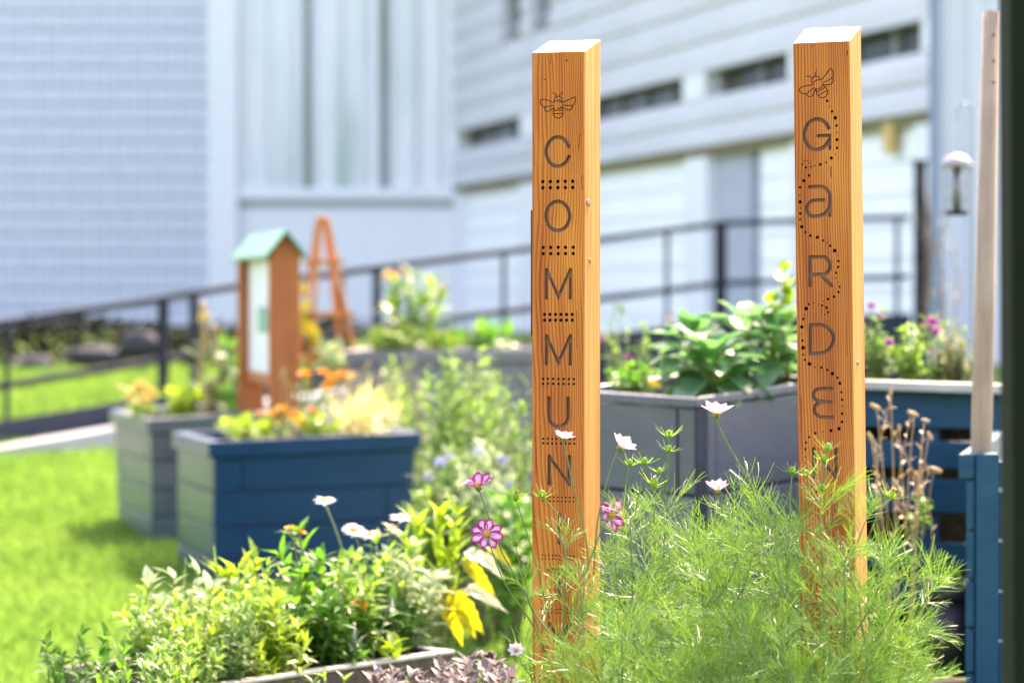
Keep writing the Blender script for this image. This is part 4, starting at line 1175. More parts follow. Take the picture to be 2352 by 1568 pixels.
# ------------------------------------------------------------------ kiosk, obelisk, feeder, pot, low bed
def kiosk():
    Y = 17.0; rp0, rp1 = P(620, 960, Y), P(690, 960, Y)
    base = Vector(((rp0.x + rp1.x) / 2, Y, gz(-1.3, Y))); zt = P(0, 572, Y).z
    root = empty('notice_kiosk', base, 'orange timber kiosk with mint green gable roof and white notice board', 'notice board')
    wd = rp1.x - rp0.x
    dv = (P(570, 600, 18.25) - P(640, 600, Y)); dv.z = 0   # panel runs back to the left
    L_ = dv.length; dv.normalize(); sd = Vector((dv.y, -dv.x, 0))
    def bx(name, mat, s0, s1, w0, w1, z0, z1, bev=.006):
        o_ = base + Vector((0, 0, 0)); mb = MB(); lo4 = []; hi4 = []
        for s_, w_ in ((s0, w0), (s1, w0), (s1, w1), (s0, w1)):
            p = o_ + dv * s_ + sd * w_; lo4.append(Vector((p.x, p.y, z0))); hi4.append(Vector((p.x, p.y, z1)))
        mb.hexa(lo4, hi4); return mb.build(name, mat, root, bevel=bev)
    zb_ = base.z
    ww = wd * .42
    bx('post', M['kiosk'], 0, .07, -wd * .5, wd * .5, zb_, zt); bx('post', M['kiosk'], L_, L_ + .07, -wd * .54, wd * .36, zb_, zt - .02)
    z0_, z1_ = P(0, 862, Y).z, zt - .03
    bd = bx('board', M['board'], .072, L_ - .002, -.035, .035, z0_, z1_, 0)
    # green poster on the board
    mb = MB(); lo4 = []; hi4 = []
    za_, zb2 = P(0, 765, Y + .4).z, P(0, 705, Y + .4).z
    for sdn in (1, -1):
        mb = MB()
        v = [base + dv * s_ + sd * (sdn * .039) for s_ in (.46, .46 + L_ * .30)]
        mb.add([(v[0].x, v[0].y, za_), (v[1].x, v[1].y, za_), (v[1].x, v[1].y, zb2), (v[0].x, v[0].y, zb2)], [(0, 1, 2, 3)])
        mb.build('green_panel', M['greenboard'], bd)
    bx('bottom_rail', M['kiosk'], .07, L_, -.05, .05, z0_ - .07, z0_ - .002)
    # gable roof, ridge along the board
    zr = P(0, 527, Y).z; ze = P(0, 586, Y).z; hw = (P(692, 0, Y).x - P(600, 0, Y).x) / 2 * 1.05
    for k in (1, -1):
        mb = MB(); o_ = base
        A = o_ + dv * -.06; B = o_ + dv * (L_ + .16)
        def p(q, w_, z): a_ = q + sd * w_; return Vector((a_.x, a_.y, z))
        lo4 = [p(A, 0, zr - .018), p(B, 0, zr - .018), p(B, k * hw, ze - .018), p(A, k * hw, ze - .018)]
        hi4 = [v + Vector((0, 0, .018)) for v in lo4]
        if k < 0: mb.hexa(lo4, hi4)
        else: mb.hexa(lo4[::-1], hi4[::-1])
        mb.build('roof_sheet', M['rooftile'], root)
    for s_ in (0, L_ + .01):
        mb = MB()
        q_ = base + dv * (s_ + .005)
        a_, b_, c_ = q_ + sd * -hw * .86, q_ + sd * hw * .86, q_
        lo = [Vector((a_.x, a_.y, ze + .012)), Vector((b_.x, b_.y, ze + .012)), Vector((c_.x, c_.y, zr - .03))]
        hi = [v + dv * .05 for v in lo]
        mb.add(lo + hi, [(0, 1, 2), (5, 4, 3), (0, 3, 4, 1), (1, 4, 5, 2), (2, 5, 3, 0)])
        mb.build('gable', M['kiosk'], root)
kiosk()

def obelisk():
    Y = 20.9; top = P(741, 508, Y); zb_ = P(0, 860, Y).z
    base = Vector((top.x + .03, Y, zb_ - .1)); root = empty('obelisk_trellis', base, 'orange wooden obelisk trellis tapering to a point behind the kiosk', 'trellis')
    hw = .20
    corners = [Vector((sx * hw, sy * hw, 0)) for sx, sy in ((-1, -1), (1, -1), (1, 1), (-1, 1))]
    ctr = Vector((base.x, base.y, zb_ - .1)); tp = Vector((top.x, Y, top.z))
    legs = []
    rz = Matrix.Rotation(rad(20), 3, 'Z')
    for c_ in corners:
        a = ctr + rz @ c_; b = tp + rz @ (c_ * .14)
        mb = MB(); mb.beam(a, b, .034, .034, up=Vector((0, 1, 0))); mb.build('leg', M['trellis'], root); legs.append((a, b))
    H = tp.z - ctr.z
    for py in (602, 722, 822):
        z = P(0, py, Y).z; t = (z - ctr.z) / H
        for i in range(4):
            a = legs[i][0].lerp(legs[i][1], t); b = legs[(i + 1) % 4][0].lerp(legs[(i + 1) % 4][1], t)
            d = (b - a).normalized(); mb = MB(); mb.beam(a - d * .06, b + d * .06, .03, .036); mb.build('crossbar', M['trellis'], root)
    mb = MB(); mt = Matrix.Translation(tp); mb.box(-.045, .045, -.045, .045, -.045, .035, mat=mt); mb.build('cap', M['trellis'], root, bevel=.01)
obelisk()

def feeder():
    Y = 13.4; base = P(2232, 700, Y); base.z = gz(base.x, Y)
    root = empty('bird_feeder_pole', base, 'thin shepherd hook pole beside the ribbed annex', 'hook pole')
    top = P(2232, 262, Y); hk = P(2198, 330, Y)
    pts = [Vector((base.x, Y, base.z)), Vector((base.x, Y, top.z))]
    for k in range(1, 9):
        a = math.pi * k / 8; pts.append(Vector((base.x - .035 + .035 * math.cos(a), Y, top.z + .05 * math.sin(a))))
    pts.append(Vector((base.x - .07, Y, top.z - .03)))
    mb = MB(); mb.tube(pts, .0035, 6); mb.build('shaft', M['feeder'], root, smooth=True)
    c_ = P(2198, 420, Y); f = empty('bird_feeder', Vector((c_.x, Y, P(0, 492, Y).z)), 'hanging caged bird feeder with a pale domed roof', 'bird feeder')
    zr = P(0, 384, Y).z; zb_ = f.location.z; R_ = 38 * Y / F
    mb = MB(); mb.lathe([(.0001, zr + .062), (.012, zr + .06), (R_ * .6, zr + .048), (R_ * .98, zr + .014), (R_, zr), (R_ * .94, zr + .002), (.0001, zr + .01)], 20, Matrix.Translation((c_.x, Y, 0))); mb.build('roof', M['feeder_roof'], f, smooth=True)
    mb = MB(); mb.lathe([(.0001, zb_ + .016), (R_ * .72, zb_ + .016), (R_ * .74, zb_), (R_ * .5, zb_ - .006), (.0001, zb_ - .006)], 20, Matrix.Translation((c_.x, Y, 0))); mb.build('tray', M['steel'], f, smooth=True)
    mb = MB()
    for k in range(12):
        a = 2 * math.pi * k / 12; x, y = c_.x + R_ * .70 * math.cos(a), Y + R_ * .70 * math.sin(a); mb.tube([(x, y, zb_), (x, y, zr + .01)], .0013, 4)
    for z in (zb_ + .07, zb_ + .14):
        mb.tube([(c_.x + R_ * .70 * math.cos(a / 16 * 6.2832), Y + R_ * .70 * math.sin(a / 16 * 6.2832), z) for a in range(17)], .0013, 4)
    mb.build('cage', M['feeder'], f)
    mb = MB(); mb.lathe([(.0001, zr + .005), (R_ * .3, zr + .005), (R_ * .3, zb_ + .017), (.0001, zb_ + .017)], 12, Matrix.Translation((c_.x, Y, 0))); mb.build('seed_tube', M['feeder'], f, smooth=True)
    mb = MB(); mb.tube([(c_.x, Y, zr + .06), (c_.x + .002, Y, (zr + hk.z) / 2), (pts[-1].x, Y, pts[-1].z)], .0012, 4); mb.build('wire', M['feeder'], f)
feeder()

def pot():
    Y = 9.75; c_ = P(2190, 1340, Y); zb_ = gz(c_.x, Y); R_ = 64 * Y / F
    root = empty('plant_pot', Vector((c_.x, Y, zb_)), 'black plastic pot with a young green plant below the blue bin', 'plant pot')
    mt = Matrix.Translation((c_.x, Y, 0)); zt = c_.z
    mb = MB(); mb.lathe([(.0001, zb_), (R_ * .78, zb_), (R_ * .97, zt - .05), (R_ * .97, zt - .05)], 24, mt); mb.build('body', M['black'], root, smooth=True)
    mb = MB(); mb.lathe([(R_ * .99, zt - .05), (R_ * 1.05, zt - .048), (R_ * 1.05, zt), (R_ * .98, zt), (R_ * .96, zt - .05)], 24, mt); mb.build('rim', M['black'], root, smooth=True)
    mb = MB(); mb.lathe([(.0001, zt - .03), (R_ * .97, zt - .03)], 24, mt); mb.build('soil', M['soil'], root)
    r = random.Random(2); bag = Bag()
    for k in range(24):
        a = r.uniform(0, 6.28); d = Vector((math.cos(a) * r.uniform(.2, .9), math.sin(a) * .6, r.uniform(.5, 1.3)))
        bag.put(T_LANCE[k % 3], (c_.x + r.uniform(-.04, .02), Y + r.uniform(-.03, .03), zt - .03), d, (0, 0, 1), r.uniform(.06, .12))
    g = empty('pot_plant', Vector((c_.x, Y, zt - .03)), 'small fresh green plant growing in the black pot', 'plant'); bag.build('foliage', L['fresh'], g)
    st_ = MB(); st_.tube([(c_.x - .01, Y, zt - .05), (c_.x - .012, Y, zt + .03)], .004, 5); st_.build('stem', L['stem'], g)
pot()
q = P(2182, 1566, 9.35); mb = MB(); mt = Matrix.Translation((q.x, 9.35, gz(q.x, 9.35))) 
zt = q.z + .012
for k in range(3): mb.box(-.06, .07, -.05, .05, (zt - gz(q.x, 9.35)) * k / 3 + .004, (zt - gz(q.x, 9.35)) * (k + 1) / 3, mat=mt)
o = mb.build('brick_stack', M['red_brick'], bevel=.004); setp(o, 'pale red brick pier beside the foot of the black pot', 'brick')

# low weathered raised bed in the lower left
C0 = P(1042, 1492, 9.0); zt = C0.z; e1 = Vector((-.64, -.77, 0)).normalized(); e2 = Vector((-.62, .78, 0)).normalized()
zb0 = -.02
bed = empty('raised_bed', Vector((C0.x, C0.y, 0)), 'low raised bed of weathered grey boards overflowing with flowers at lower left', 'raised bed')
def brd(name, a, d, ln, inn, z0, z1, th=.035, mat='weathered'):
    mb = MB(); b = a + d * ln; t_ = inn * th
    lo4 = [Vector((p.x, p.y, z0)) for p in (a, b, b + t_, a + t_)]; hi4 = [Vector((p.x, p.y, z1)) for p in (a, b, b + t_, a + t_)]
    area = (lo4[1] - lo4[0]).cross(lo4[3] - lo4[0]).z
    if area > 0: mb.hexa(lo4, hi4)
    else: mb.hexa(lo4[::-1], hi4[::-1])
    return mb.build(name, M[mat], bed, bevel=.003)
LB, WB = 1.12, .75
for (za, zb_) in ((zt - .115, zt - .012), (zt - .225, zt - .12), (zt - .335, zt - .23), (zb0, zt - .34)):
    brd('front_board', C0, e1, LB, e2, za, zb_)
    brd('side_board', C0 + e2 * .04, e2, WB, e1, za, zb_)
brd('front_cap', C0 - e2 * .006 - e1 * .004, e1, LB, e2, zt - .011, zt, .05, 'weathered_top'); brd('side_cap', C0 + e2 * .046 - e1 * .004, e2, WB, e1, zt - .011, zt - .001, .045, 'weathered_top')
brd('back_board', C0 + e2 * (WB + .04), e1, LB, -e2, zb0, zt - .02); brd('end_board', C0 + e1 * LB, e2, WB, -e1, zb0, zt - .02)
mb = MB(); qd = [C0 + e1 * .04 + e2 * .04, C0 + e1 * (LB - .04) + e2 * .04, C0 + e1 * (LB - .04) + e2 * WB, C0 + e1 * .04 + e2 * WB]
hi4 = [Vector((p.x, p.y, zt - .10)) for p in qd]; lo4 = [Vector((p.x, p.y, zt - .2)) for p in qd]
mb.hexa(lo4[::-1], hi4[::-1]); mb.build('soil', M['soil'], bed)
mb = MB(); q_ = C0 + e1 * .10 - e2 * .002
mb.lathe([(.0001, .004), (.006, .003), (.008, 0)], 8, Matrix.Translation((q_.x, q_.y, zt - .055)) @ (-e2).to_track_quat('Z', 'Y').to_matrix().to_4x4()); mb.build('bolt', M['plate'], bed)
ZBED = zt - .10
# ------------------------------------------------------------------ cosmos bush round the posts
CL = [cosmos_leaf(k) for k in range(9)]
CLS = [cosmos_leaf(40 + k, False) for k in range(4)]

def cosmos(label, bpx, Y, tpx, tpy, nbr, seed, flowers=(), buds=(), lsz=.14, dens=1.0, brl=.36, zmin=.30, top=.0):
    r = random.Random(seed * 13 + 5)
    b = P(bpx, 1568, Y); base = Vector((b.x, Y, gz(b.x, Y)))
    tip = P(tpx, tpy + 60, Y + r.uniform(-.06, .06))
    root = empty('cosmos_plant', base, label, 'cosmos plant', 'feathery cosmos plants round the carved posts')
    st = MB(); bag = Bag()
    h = tip.z - base.z
    mid = base.lerp(tip, .5) + Vector((r.uniform(-.04, .04), r.uniform(-.05, .05), 0))
    path = bez([base, mid, tip], 16)
    st.tube(path, [.0062 * (1 - .68 * i / 16) for i in range(17)], 6)
    def axis_leaves(pts, total, spacing, size, ph, z0=zmin, cluster=True):
        nseg = len(pts) - 1; n = max(1, int(total / spacing)); a = ph
        for k in range(n + 1):
            t = (k + .35 * r.random()) / (n + .35) if n else 1; f = min(.999, t) * nseg; i = int(f)
            p = pts[i].lerp(pts[i + 1], f - i)
            if p.z < z0: continue
            ax = (pts[i + 1] - pts[i]).normalized(); x, y, z = basis(ax)
            a += 1.5708 + r.uniform(-.3, .3)
            for sd in (0, math.pi):
                if r.random() > dens * (.86 - .26 * t): continue
                o_ = x * math.cos(a + sd) + y * math.sin(a + sd)
                an = rad(r.uniform(40, 74)) * (1 - .35 * t)
                d = ax * math.cos(an) + o_ * math.sin(an)
                s_ = size * (1 - .52 * t * t) * r.uniform(.7, 1.15)
                bag.put(CL[r.randrange(9)], p, d, ax + Vector((r.uniform(-.3, .3), r.uniform(-.3, .3), 0)), s_)
        if cluster:
            ax = (pts[-1] - pts[-2]).normalized(); x, y, z = basis(ax)
            for k in range(5):
                a2 = r.uniform(0, 6.28); d = ax * 1.0 + (x * math.cos(a2) + y * math.sin(a2)) * r.uniform(.3, 1.1)
                bag.put(CLS[k % 4], pts[-1] - ax * .01 * k, d, ax, size * r.uniform(.45, .8))
    axis_leaves(path, h, .075, lsz, r.uniform(0, 6))
    nbr = max(3, round(nbr * .75)); a = r.uniform(0, 6)
    for k in range(nbr):
        t = .30 + .58 * (k + r.random() * .5) / max(1, nbr)
        f = t * 16; i = int(f); p = path[i].lerp(path[i + 1], f - i)
        a += 2.4; ax = (path[i + 1] - path[i]).normalized(); x, y, z = basis(ax)
        o_ = x * math.cos(a) + y * math.sin(a) * .8
        ln = brl * r.uniform(.65, 1.15) * (1 - .35 * t)
        if p.z + ln * .85 > tip.z + top: ln = max(.08, (tip.z + top - p.z) / .9)
        e_ = p + ax * ln * .80 + o_ * ln * .62
        m_ = p.lerp(e_, .5) + o_ * ln * .10
        bp = bez([p, m_, e_], 6); st.tube(bp, [.0030 * (1 - .6 * q / 6) for q in range(7)], 5)
        axis_leaves(bp, ln, .055, lsz * .86, r.uniform(0, 6))
    def stalk(points, rr=.0019):
        pts = [P(px, py, Y + dy) for px, py, dy in points]; st.tube(bez(pts, 12), [rr * (1.15 - .3 * q / 12) for q in range(13)], 6)
    for (pts, kind, nrm, dpx, cup) in flowers:
        stalk(pts)
        px, py, dy = pts[-1]; c = P(px, py, Y + dy); dm = dpx * (Y + dy) / F; n_ = Vector(nrm).normalized()
        f = flower_mesh('flower', root, PT[kind], c + n_ * dm * .02, nrm, dm, 8, cup, PET_COSMOS, 1, .06, r, .07)
        disc_mesh('flower_centre', f, M['centre'], c + n_ * dm * .04, nrm, dm * .105, dm * .09)
        calyx_mesh('calyx', f, L['cosmos_stem'], c - n_ * dm * .015, nrm, dm * .085, 8, dm * .13)
    for (px, py, spx, spy, rpx, nrm, kind) in buds:
        stalk([(spx, spy, 0), ((px + spx) / 2 + r.uniform(-6, 6), (py + spy) / 2, 0), (px, py + rpx * .6, 0)], .0017)
        c = P(px, py, Y); rr = rpx * Y / F
        bd = calyx_mesh('bud', root, L['light'] if kind == 'green' else L['yg'], c, nrm, rr, 10, rr * 3.6)
        if kind == 'spent':
            flower_mesh('withered_petals', bd, PT['tan'], c + Vector(nrm) * rr * .6, nrm, rr * 3.2, 7, 62, PET_SMALL, 2, .2, r, .1)
        if kind == 'pinkish':
            flower_mesh('withered_petals', bd, PT['blush'], c + Vector(nrm) * rr * .5, nrm, rr * 2.6, 6, 74, PET_SMALL, 2, .2, r, .1)
    if bag.V: bag.build('foliage', L['cosmos'], root)
    st.build('stem', L['cosmos_stem'], root, smooth=True)
    return root

up = (0, -.15, 1)
cosmos('leftmost sparse cosmos with two magenta striped flowers and one withered head', 1268, 6.85, 1214, 1440, 4, 1,
       [([(1262, 1568, 0), (1250, 1500, .0), (1215, 1380, .02), (1150, 1262, .03), (1102, 1128, .04), (1098, 1118, .04)], 'magenta', (-.12, -.28, .95), 92, 27),
        ([(1256, 1500, -.05), (1215, 1420, -.06), (1160, 1340, -.08), (1126, 1252, -.08), (1118, 1226, -.06)], 'magenta', (.02, -.93, .30), 84, 8),
        ([(1230, 1568, -.1), (1200, 1525, -.1), (1186, 1494, -.1)], 'pale', (-.1, -.7, .6), 46, 22)],
       [(1185, 1140, 1262, 1420, 9, (.2, -.2, 1), 'spent'), (1184, 1246, 1205, 1420, 7, up, 'green')], lsz=.135, dens=.75, brl=.30)
cosmos('cosmos before the COMMUNITY post carrying one small pink flower over the letter N', 1345, 6.75, 1300, 1175, 6, 2,
       [([(1352, 1330, 0), (1345, 1230, .0), (1318, 1120, .0), (1298, 1030, .0), (1294, 1008, .0)], 'blush', (.14, -.22, .96), 62, 30)],
       [(1245, 1134, 1310, 1220, 9, (-.1, -.2, 1), 'green')], lsz=.125, dens=.62, brl=.28)
cosmos('cosmos right of the COMMUNITY post with one pale and one magenta flower', 1352, 6.98, 1392, 1235, 5, 3,
       [([(1362, 1340, -.0), (1372, 1200, 0), (1396, 1100, 0), (1416, 1042, 0), (1425, 1028, 0)], 'pale', (.50, -.30, .80), 84, 38),
        ([(1340, 1330, -.1), (1372, 1240, -.1), (1392, 1192, -.1), (1399, 1184, -.1)], 'magenta', (.66, -.70, .18), 92, 18)], (), lsz=.13, dens=.8, brl=.3)
cosmos('cosmos with two level spiky buds just right of the pale open flower', 1450, 6.85, 1448, 1135, 7, 4, (),
       [(1446, 1062, 1440, 1190, 8, up, 'green'), (1480, 1058, 1455, 1200, 8, up, 'green')], lsz=.15, dens=.9)
cosmos('tallest budding cosmos with a ladder of spiky buds before the grey planter', 1535, 7.0, 1528, 1120, 8, 5, (),
       [(1536, 996, 1533, 1110, 9, up, 'green'), (1535, 1030, 1530, 1120, 8, (.2, -.2, .9), 'green'), (1515, 1080, 1526, 1150, 7, (-.2, -.1, 1), 'green'), (1502, 1106, 1500, 1200, 10, (.2, -.3, 1), 'pinkish')], lsz=.15, dens=.9)
cosmos('bushy flowerless cosmos in the middle of the bush between the posts', 1610, 6.8, 1604, 1195, 9, 6, lsz=.155)
cosmos('cosmos with a half open white flower at the top of the bush', 1672, 6.95, 1688, 1140, 8, 7,
       [([(1670, 1210, 0), (1655, 1160, 0), (1648, 1128, 0)], 'blush', (-.06, -.25, .95), 74, 42)], (), lsz=.15)
cosmos('cosmos carrying the highest white flower before the grey planter', 1745, 7.0, 1744, 1110, 8, 8,
       [([(1738, 1140, 0), (1712, 1090, 0), (1672, 1020, 0), (1650, 975, 0), (1645, 952, 0)], 'pale', (.10, -.20, .96), 92, 33)], (), lsz=.15)
cosmos('cosmos with one yellowish bud at the left edge of the GARDEN post', 1800, 6.62, 1806, 1165, 8, 9, (), [(1820, 1080, 1815, 1190, 9, up, 'green')], lsz=.15)
cosmos('cosmos with a cluster of spiky buds over the carved letter N of the GARDEN post', 1880, 6.5, 1886, 1092, 7, 10, (),
       [(1902, 1026, 1890, 1120, 9, up, 'green'), (1892, 1052, 1888, 1110, 8, (.1, -.3, .9), 'green'), (1851, 1086, 1876, 1150, 8, (-.3, -.2, .9), 'green'), (1888, 1118, 1886, 1170, 8, up, 'green')], lsz=.15, dens=.8)
cosmos('cosmos covering the foot of the GARDEN post with drooping feathery leaves', 1935, 6.45, 1940, 1235, 6, 11, lsz=.15, dens=.75)
cosmos('thick stemmed cosmos leaning right past the GARDEN post with one tall bud', 1960, 6.6, 2040, 1232, 9, 12, (), [(2048, 1135, 1998, 1225, 10, (.4, -.2, .9), 'spent')], lsz=.155, brl=.34)
cosmos('rightmost cosmos spilling towards the black pot', 2005, 6.75, 2035, 1365, 8, 13, lsz=.14, brl=.27)
cosmos('low front cosmos right of the foot of the COMMUNITY post', 1440, 6.4, 1428, 1395, 7, 14, lsz=.15)
cosmos('low front cosmos below the ladder of buds', 1560, 6.35, 1545, 1375, 8, 15, lsz=.15)
cosmos('low front cosmos below the half open white flower', 1680, 6.4, 1684, 1405, 8, 16, lsz=.15)
cosmos('low front cosmos hiding the foot of the COMMUNITY post', 1290, 6.45, 1300, 1455, 6, 17, lsz=.135, dens=.7, brl=.26)
cosmos('low front cosmos at the left foot of the GARDEN post', 1800, 6.3, 1796, 1395, 8, 18, lsz=.15)
cosmos('low front cosmos under the cluster of spiky buds', 1920, 6.25, 1915, 1470, 7, 19, lsz=.14)
cosmos('cosmos filling the back of the bush close to the grey planter, left half', 1490, 7.25, 1480, 1190, 8, 20, lsz=.15)
cosmos('cosmos filling the back of the bush close to the grey planter, right half', 1650, 7.3, 1640, 1185, 8, 21, lsz=.15)
cosmos('cosmos filling the back of the bush against the left side of the GARDEN post', 1780, 7.2, 1775, 1170, 8, 22, lsz=.15)
cosmos('low right cosmos at the bottom edge before the black pot', 1990, 6.4, 2025, 1480, 7, 23, lsz=.15)

# ------------------------------------------------------------------ low bed plants, lower left
cosmos('small leafy cosmos against the lower front of the COMMUNITY post', 1335, 6.6, 1335, 1290, 5, 24, lsz=.13, dens=.8, brl=.26)
G_BED = 'flowering plants in the low raised bed'
def bedbase(px, Y):
    q = P(px, 1500, Y); return Vector((q.x, Y, ZBED - .01))
def floor_at(px, Y):
    q = P(px, 1500, Y); return Vector((q.x, Y, gz(q.x, Y)))
leafy_plant('daisy_plant', 'shasta daisy plant with four white blooms in front of the deep blue planter', 'daisy plant', bedbase(850, 9.3),
            spray(850, 1330, 9.25, 60, 60, 6, 3), T_LANCE, 'light', .10, 14, 'stem', .0045, group=G_BED, seed=1,
            flowers=[('daisy', P(745, 1148, 9.2), (.0, -.25, .97), .082), ('daisy', P(812, 1216, 9.25), (.15, -.45, .85), .088), ('daisy', P(850, 1226, 9.3), (-.1, -.3, .93), .078), ('daisy', P(919, 1188, 9.3), (.05, -.2, .97), .080), ('tan', P(902, 1204, 9.25), (-.2, -.2, -.8), .04)])
leafy_plant('marigold_plant', 'tall toothed marigold with a golden top bloom before the deep blue planter', 'marigold plant', bedbase(710, 9.0),
            [P(684, 1225, 9.0), P(650, 1280, 9.05), P(735, 1290, 8.95), P(700, 1330, 8.9), P(770, 1350, 9.0)], T_SERR, 'fresh', .115, 26, 'stem', .005, seed=2, group=G_BED, tuft=5,
            flowers=[('gold', P(668, 1214, 9.0), (-.1, -.2, 1), .05), ('gold', P(690, 1222, 8.98), (.3, -.2, 1), .05)])
leafy_plant('toothed_plant', 'pair of upright toothed leaves left of the golden marigold', 'leafy plant', bedbase(560, 9.0),
            [P(590, 1295, 9.0), P(545, 1320, 9.0), P(520, 1335, 8.95)], T_SERR, 'yg', .15, 9, 'stem', .005, seed=3, ang=30, group=G_BED, tuft=3)
leafy_plant('sage_plant', 'silvery sage with broad pale leaves at the left end of the raised bed', 'sage plant', bedbase(400, 8.8),
            [P(345, 1345, 8.8), P(400, 1330, 8.8), P(455, 1320, 8.85), P(475, 1350, 8.8), P(370, 1400, 8.7)], T_OV, 'sage', .10, 12, 'stem', .004, seed=4, group=G_BED, tuft=4)
leafy_plant('speedwell_plant', 'green plant with four tall pale seed spikes at the left end of the raised bed', 'spike plant', bedbase(440, 8.9),
            [P(498, 1345, 8.9), P(425, 1360, 8.85), P(332, 1395, 8.8), P(310, 1440, 8.75)], T_LANCE, 'light', .09, 14, 'stem', .0035, seed=5, group=G_BED,
            flowers=[('greenspike', P(497, 1305, 8.9), (-.1, 0, 1), .15), ('greenspike', P(425, 1318, 8.85), (.03, 0, 1), .10), ('greenspike', P(332, 1355, 8.8), (0, 0, 1), .12), ('greenspike', P(312, 1440, 8.75), (-.3, 0, 1), .09)])
leafy_plant('yellowing_plant', 'tall yellow green plant with upright lance leaves at the right end of the raised bed', 'leafy plant', bedbase(1000, 9.45),
            [P(960, 1205, 9.4), P(1010, 1190, 9.45), P(1050, 1185, 9.45), P(1040, 1250, 9.4), P(930, 1230, 9.4)], T_LANCE, 'yg', .13, 12, 'stem', .005, seed=6, ang=28, group=G_BED, bare=.4, tuft=4)
rt_ = random.Random(9)
def big_leaf_plant():
    b = bedbase(990, 9.3); root = empty('yellow_leaf_plant', b, 'plant with large drooping bright yellow leaves over the corner of the raised bed', 'leafy plant', G_BED)
    bag = Bag(); st = MB(); cr = Bag()
    for (px, py, ex, ey, w_, col) in ((1012, 1345, 1046, 1446, .2, 'y'), (1035, 1350, 1088, 1432, .2, 'y'), (1062, 1285, 1106, 1335, .14, 'y'), (1104, 1246, 1152, 1262, .15, 'y'), (1068, 1268, 1136, 1296, .15, 'c'), (1062, 1352, 1124, 1366, .12, 'c'), (1050, 1400, 1078, 1452, .14, 'y')):
        a = P(px, py, 9.3 + rt_.uniform(-.05, .05)); e_ = P(ex, ey, 9.22); d = e_ - a
        (bag if col == 'y' else cr).put(T_YEL[rt_.randrange(3)], a, d + Vector((0, 0, .02)), (rt_.uniform(-.4, .4), -.7, .7), d.length * 1.1)
        st.tube(bez([b, b.lerp(a, .6) + Vector((0, 0, .06)), a], 6), .003, 5)
    st.build('stem', L['stem'], root, smooth=True); bag.build('foliage', L['yellow'], root); cr.build('pale_foliage', L['cream'], root)
big_leaf_plant()
for k, (px, Y, tx, ty, col, tp, ln, lab) in enumerate((
        (360, 8.6, 350, 1450, 'light', T_LANCE, .07, 'pale green small leaved plant under the silvery sage'),
        (440, 8.55, 450, 1440, 'yg', T_LANCE, .07, 'yellow green small leaved plant right of the silvery sage'),
        (530, 8.6, 530, 1410, 'light', T_LANCE, .08, 'light green lance leaved plant under the toothed leaves'),
        (610, 8.7, 620, 1380, 'light', T_LANCE, .075, 'light green plant below and left of the golden marigold'),
        (700, 8.75, 715, 1400, 'fresh', T_OV, .075, 'fresh green plant below the golden marigold'),
        (790, 8.9, 800, 1370, 'light', T_OV, .075, 'light green oval leaved plant below the tallest white daisy'),
        (870, 9.1, 880, 1330, 'light', T_LANCE, .08, 'light green plant under the right hand daisies'),
        (940, 9.2, 945, 1340, 'sage', T_OV, .085, 'silvery broad leaved plant left of the drooping yellow leaves'),
        (650, 8.5, 640, 1470, 'yg', T_LANCE, .07, 'yellow green tangle above the middle of the weathered board'),
        (540, 8.4, 540, 1490, 'wild', T_LANCE, .06, 'wiry green tangle above the lower end of the weathered board'),
        (760, 8.8, 770, 1460, 'fresh', T_LANCE, .10, 'green long leaved plant behind the weathered board'),
        (880, 9.05, 880, 1440, 'dark', T_LANCE, .11, 'dark green shaded plant near the corner of the raised bed'),
        (460, 8.3, 450, 1510, 'light', T_LANCE, .06, 'pale small leaved plant at the bottom edge of the raised bed'))):
    leafy_plant('bedding_plant', lab, 'bedding plant', bedbase(px, Y), spray(tx, ty - 12, Y, 72, 84, 20, 60 + k, .16), tp, col, ln * .95, 17, 'stem', .003, bare=.12, seed=20 + k, group=G_BED, tuft=3)
leafy_plant('lavender_plant', 'plant with small violet blue flower spikes among the bed leaves', 'lavender plant', bedbase(820, 8.75),
            [P(780, 1400, 8.75), P(900, 1400, 8.85), P(745, 1475, 8.7), P(815, 1480, 8.7)], T_LANCE, 'sage', .07, 12, 'stem', .0028, seed=41, group=G_BED,
            flowers=[('lavspike', P(782, 1372, 8.75), (.1, 0, 1), .055), ('lavspike', P(902, 1383, 8.85), (0, -.1, 1), .05), ('lavspike', P(746, 1462, 8.7), (0, 0, 1), .07), ('lavspike', P(815, 1455, 8.7), (0, 0, 1), .06)])
leafy_plant('lavender_plant', 'plant with one violet flower spike below the silvery sage', 'lavender plant', bedbase(440, 8.6),
            [P(446, 1440, 8.6), P(400, 1460, 8.6)], T_LANCE, 'light', .06, 10, 'stem', .0028, seed=42, group=G_BED, flowers=[('lavspike', P(446, 1422, 8.6), (.3, 0, 1), .05)])
leafy_plant('marigold_plant', 'low marigold with one golden bloom between the violet spikes', 'marigold plant', bedbase(840, 8.85),
            [P(825, 1400, 8.85), P(850, 1420, 8.85)], T_SERR, 'fresh', .08, 10, 'stem', .003, seed=43, group=G_BED, flowers=[('gold', P(826, 1388, 8.82), (.1, -.5, .9), .065)])
leafy_plant('yellow_green_seedling', 'small bright yellow green plant just behind the weathered front board', 'leafy plant', bedbase(915, 8.82), [P(905, 1480, 8.8), P(890, 1500, 8.78)], T_OV, 'yg', .10, 5, 'stem', .003, seed=44, ang=45, group=G_BED, tuft=2)
leafy_plant('dead_nettle_plant', 'dark green plant with tiny white flowers in the bottom left corner', 'leafy plant', floor_at(190, 8.6), spray(200, 1500, 8.4, 115, 46, 20, 81, .2), T_OV, 'dark', .058, 18, 'stem', .004, seed=45, tuft=3,
            flowers=[('daisy', P(205, 1562, 8.35), (0, -.6, .8), .018), ('daisy', P(195, 1572, 8.35), (0, -.6, .8), .018)])
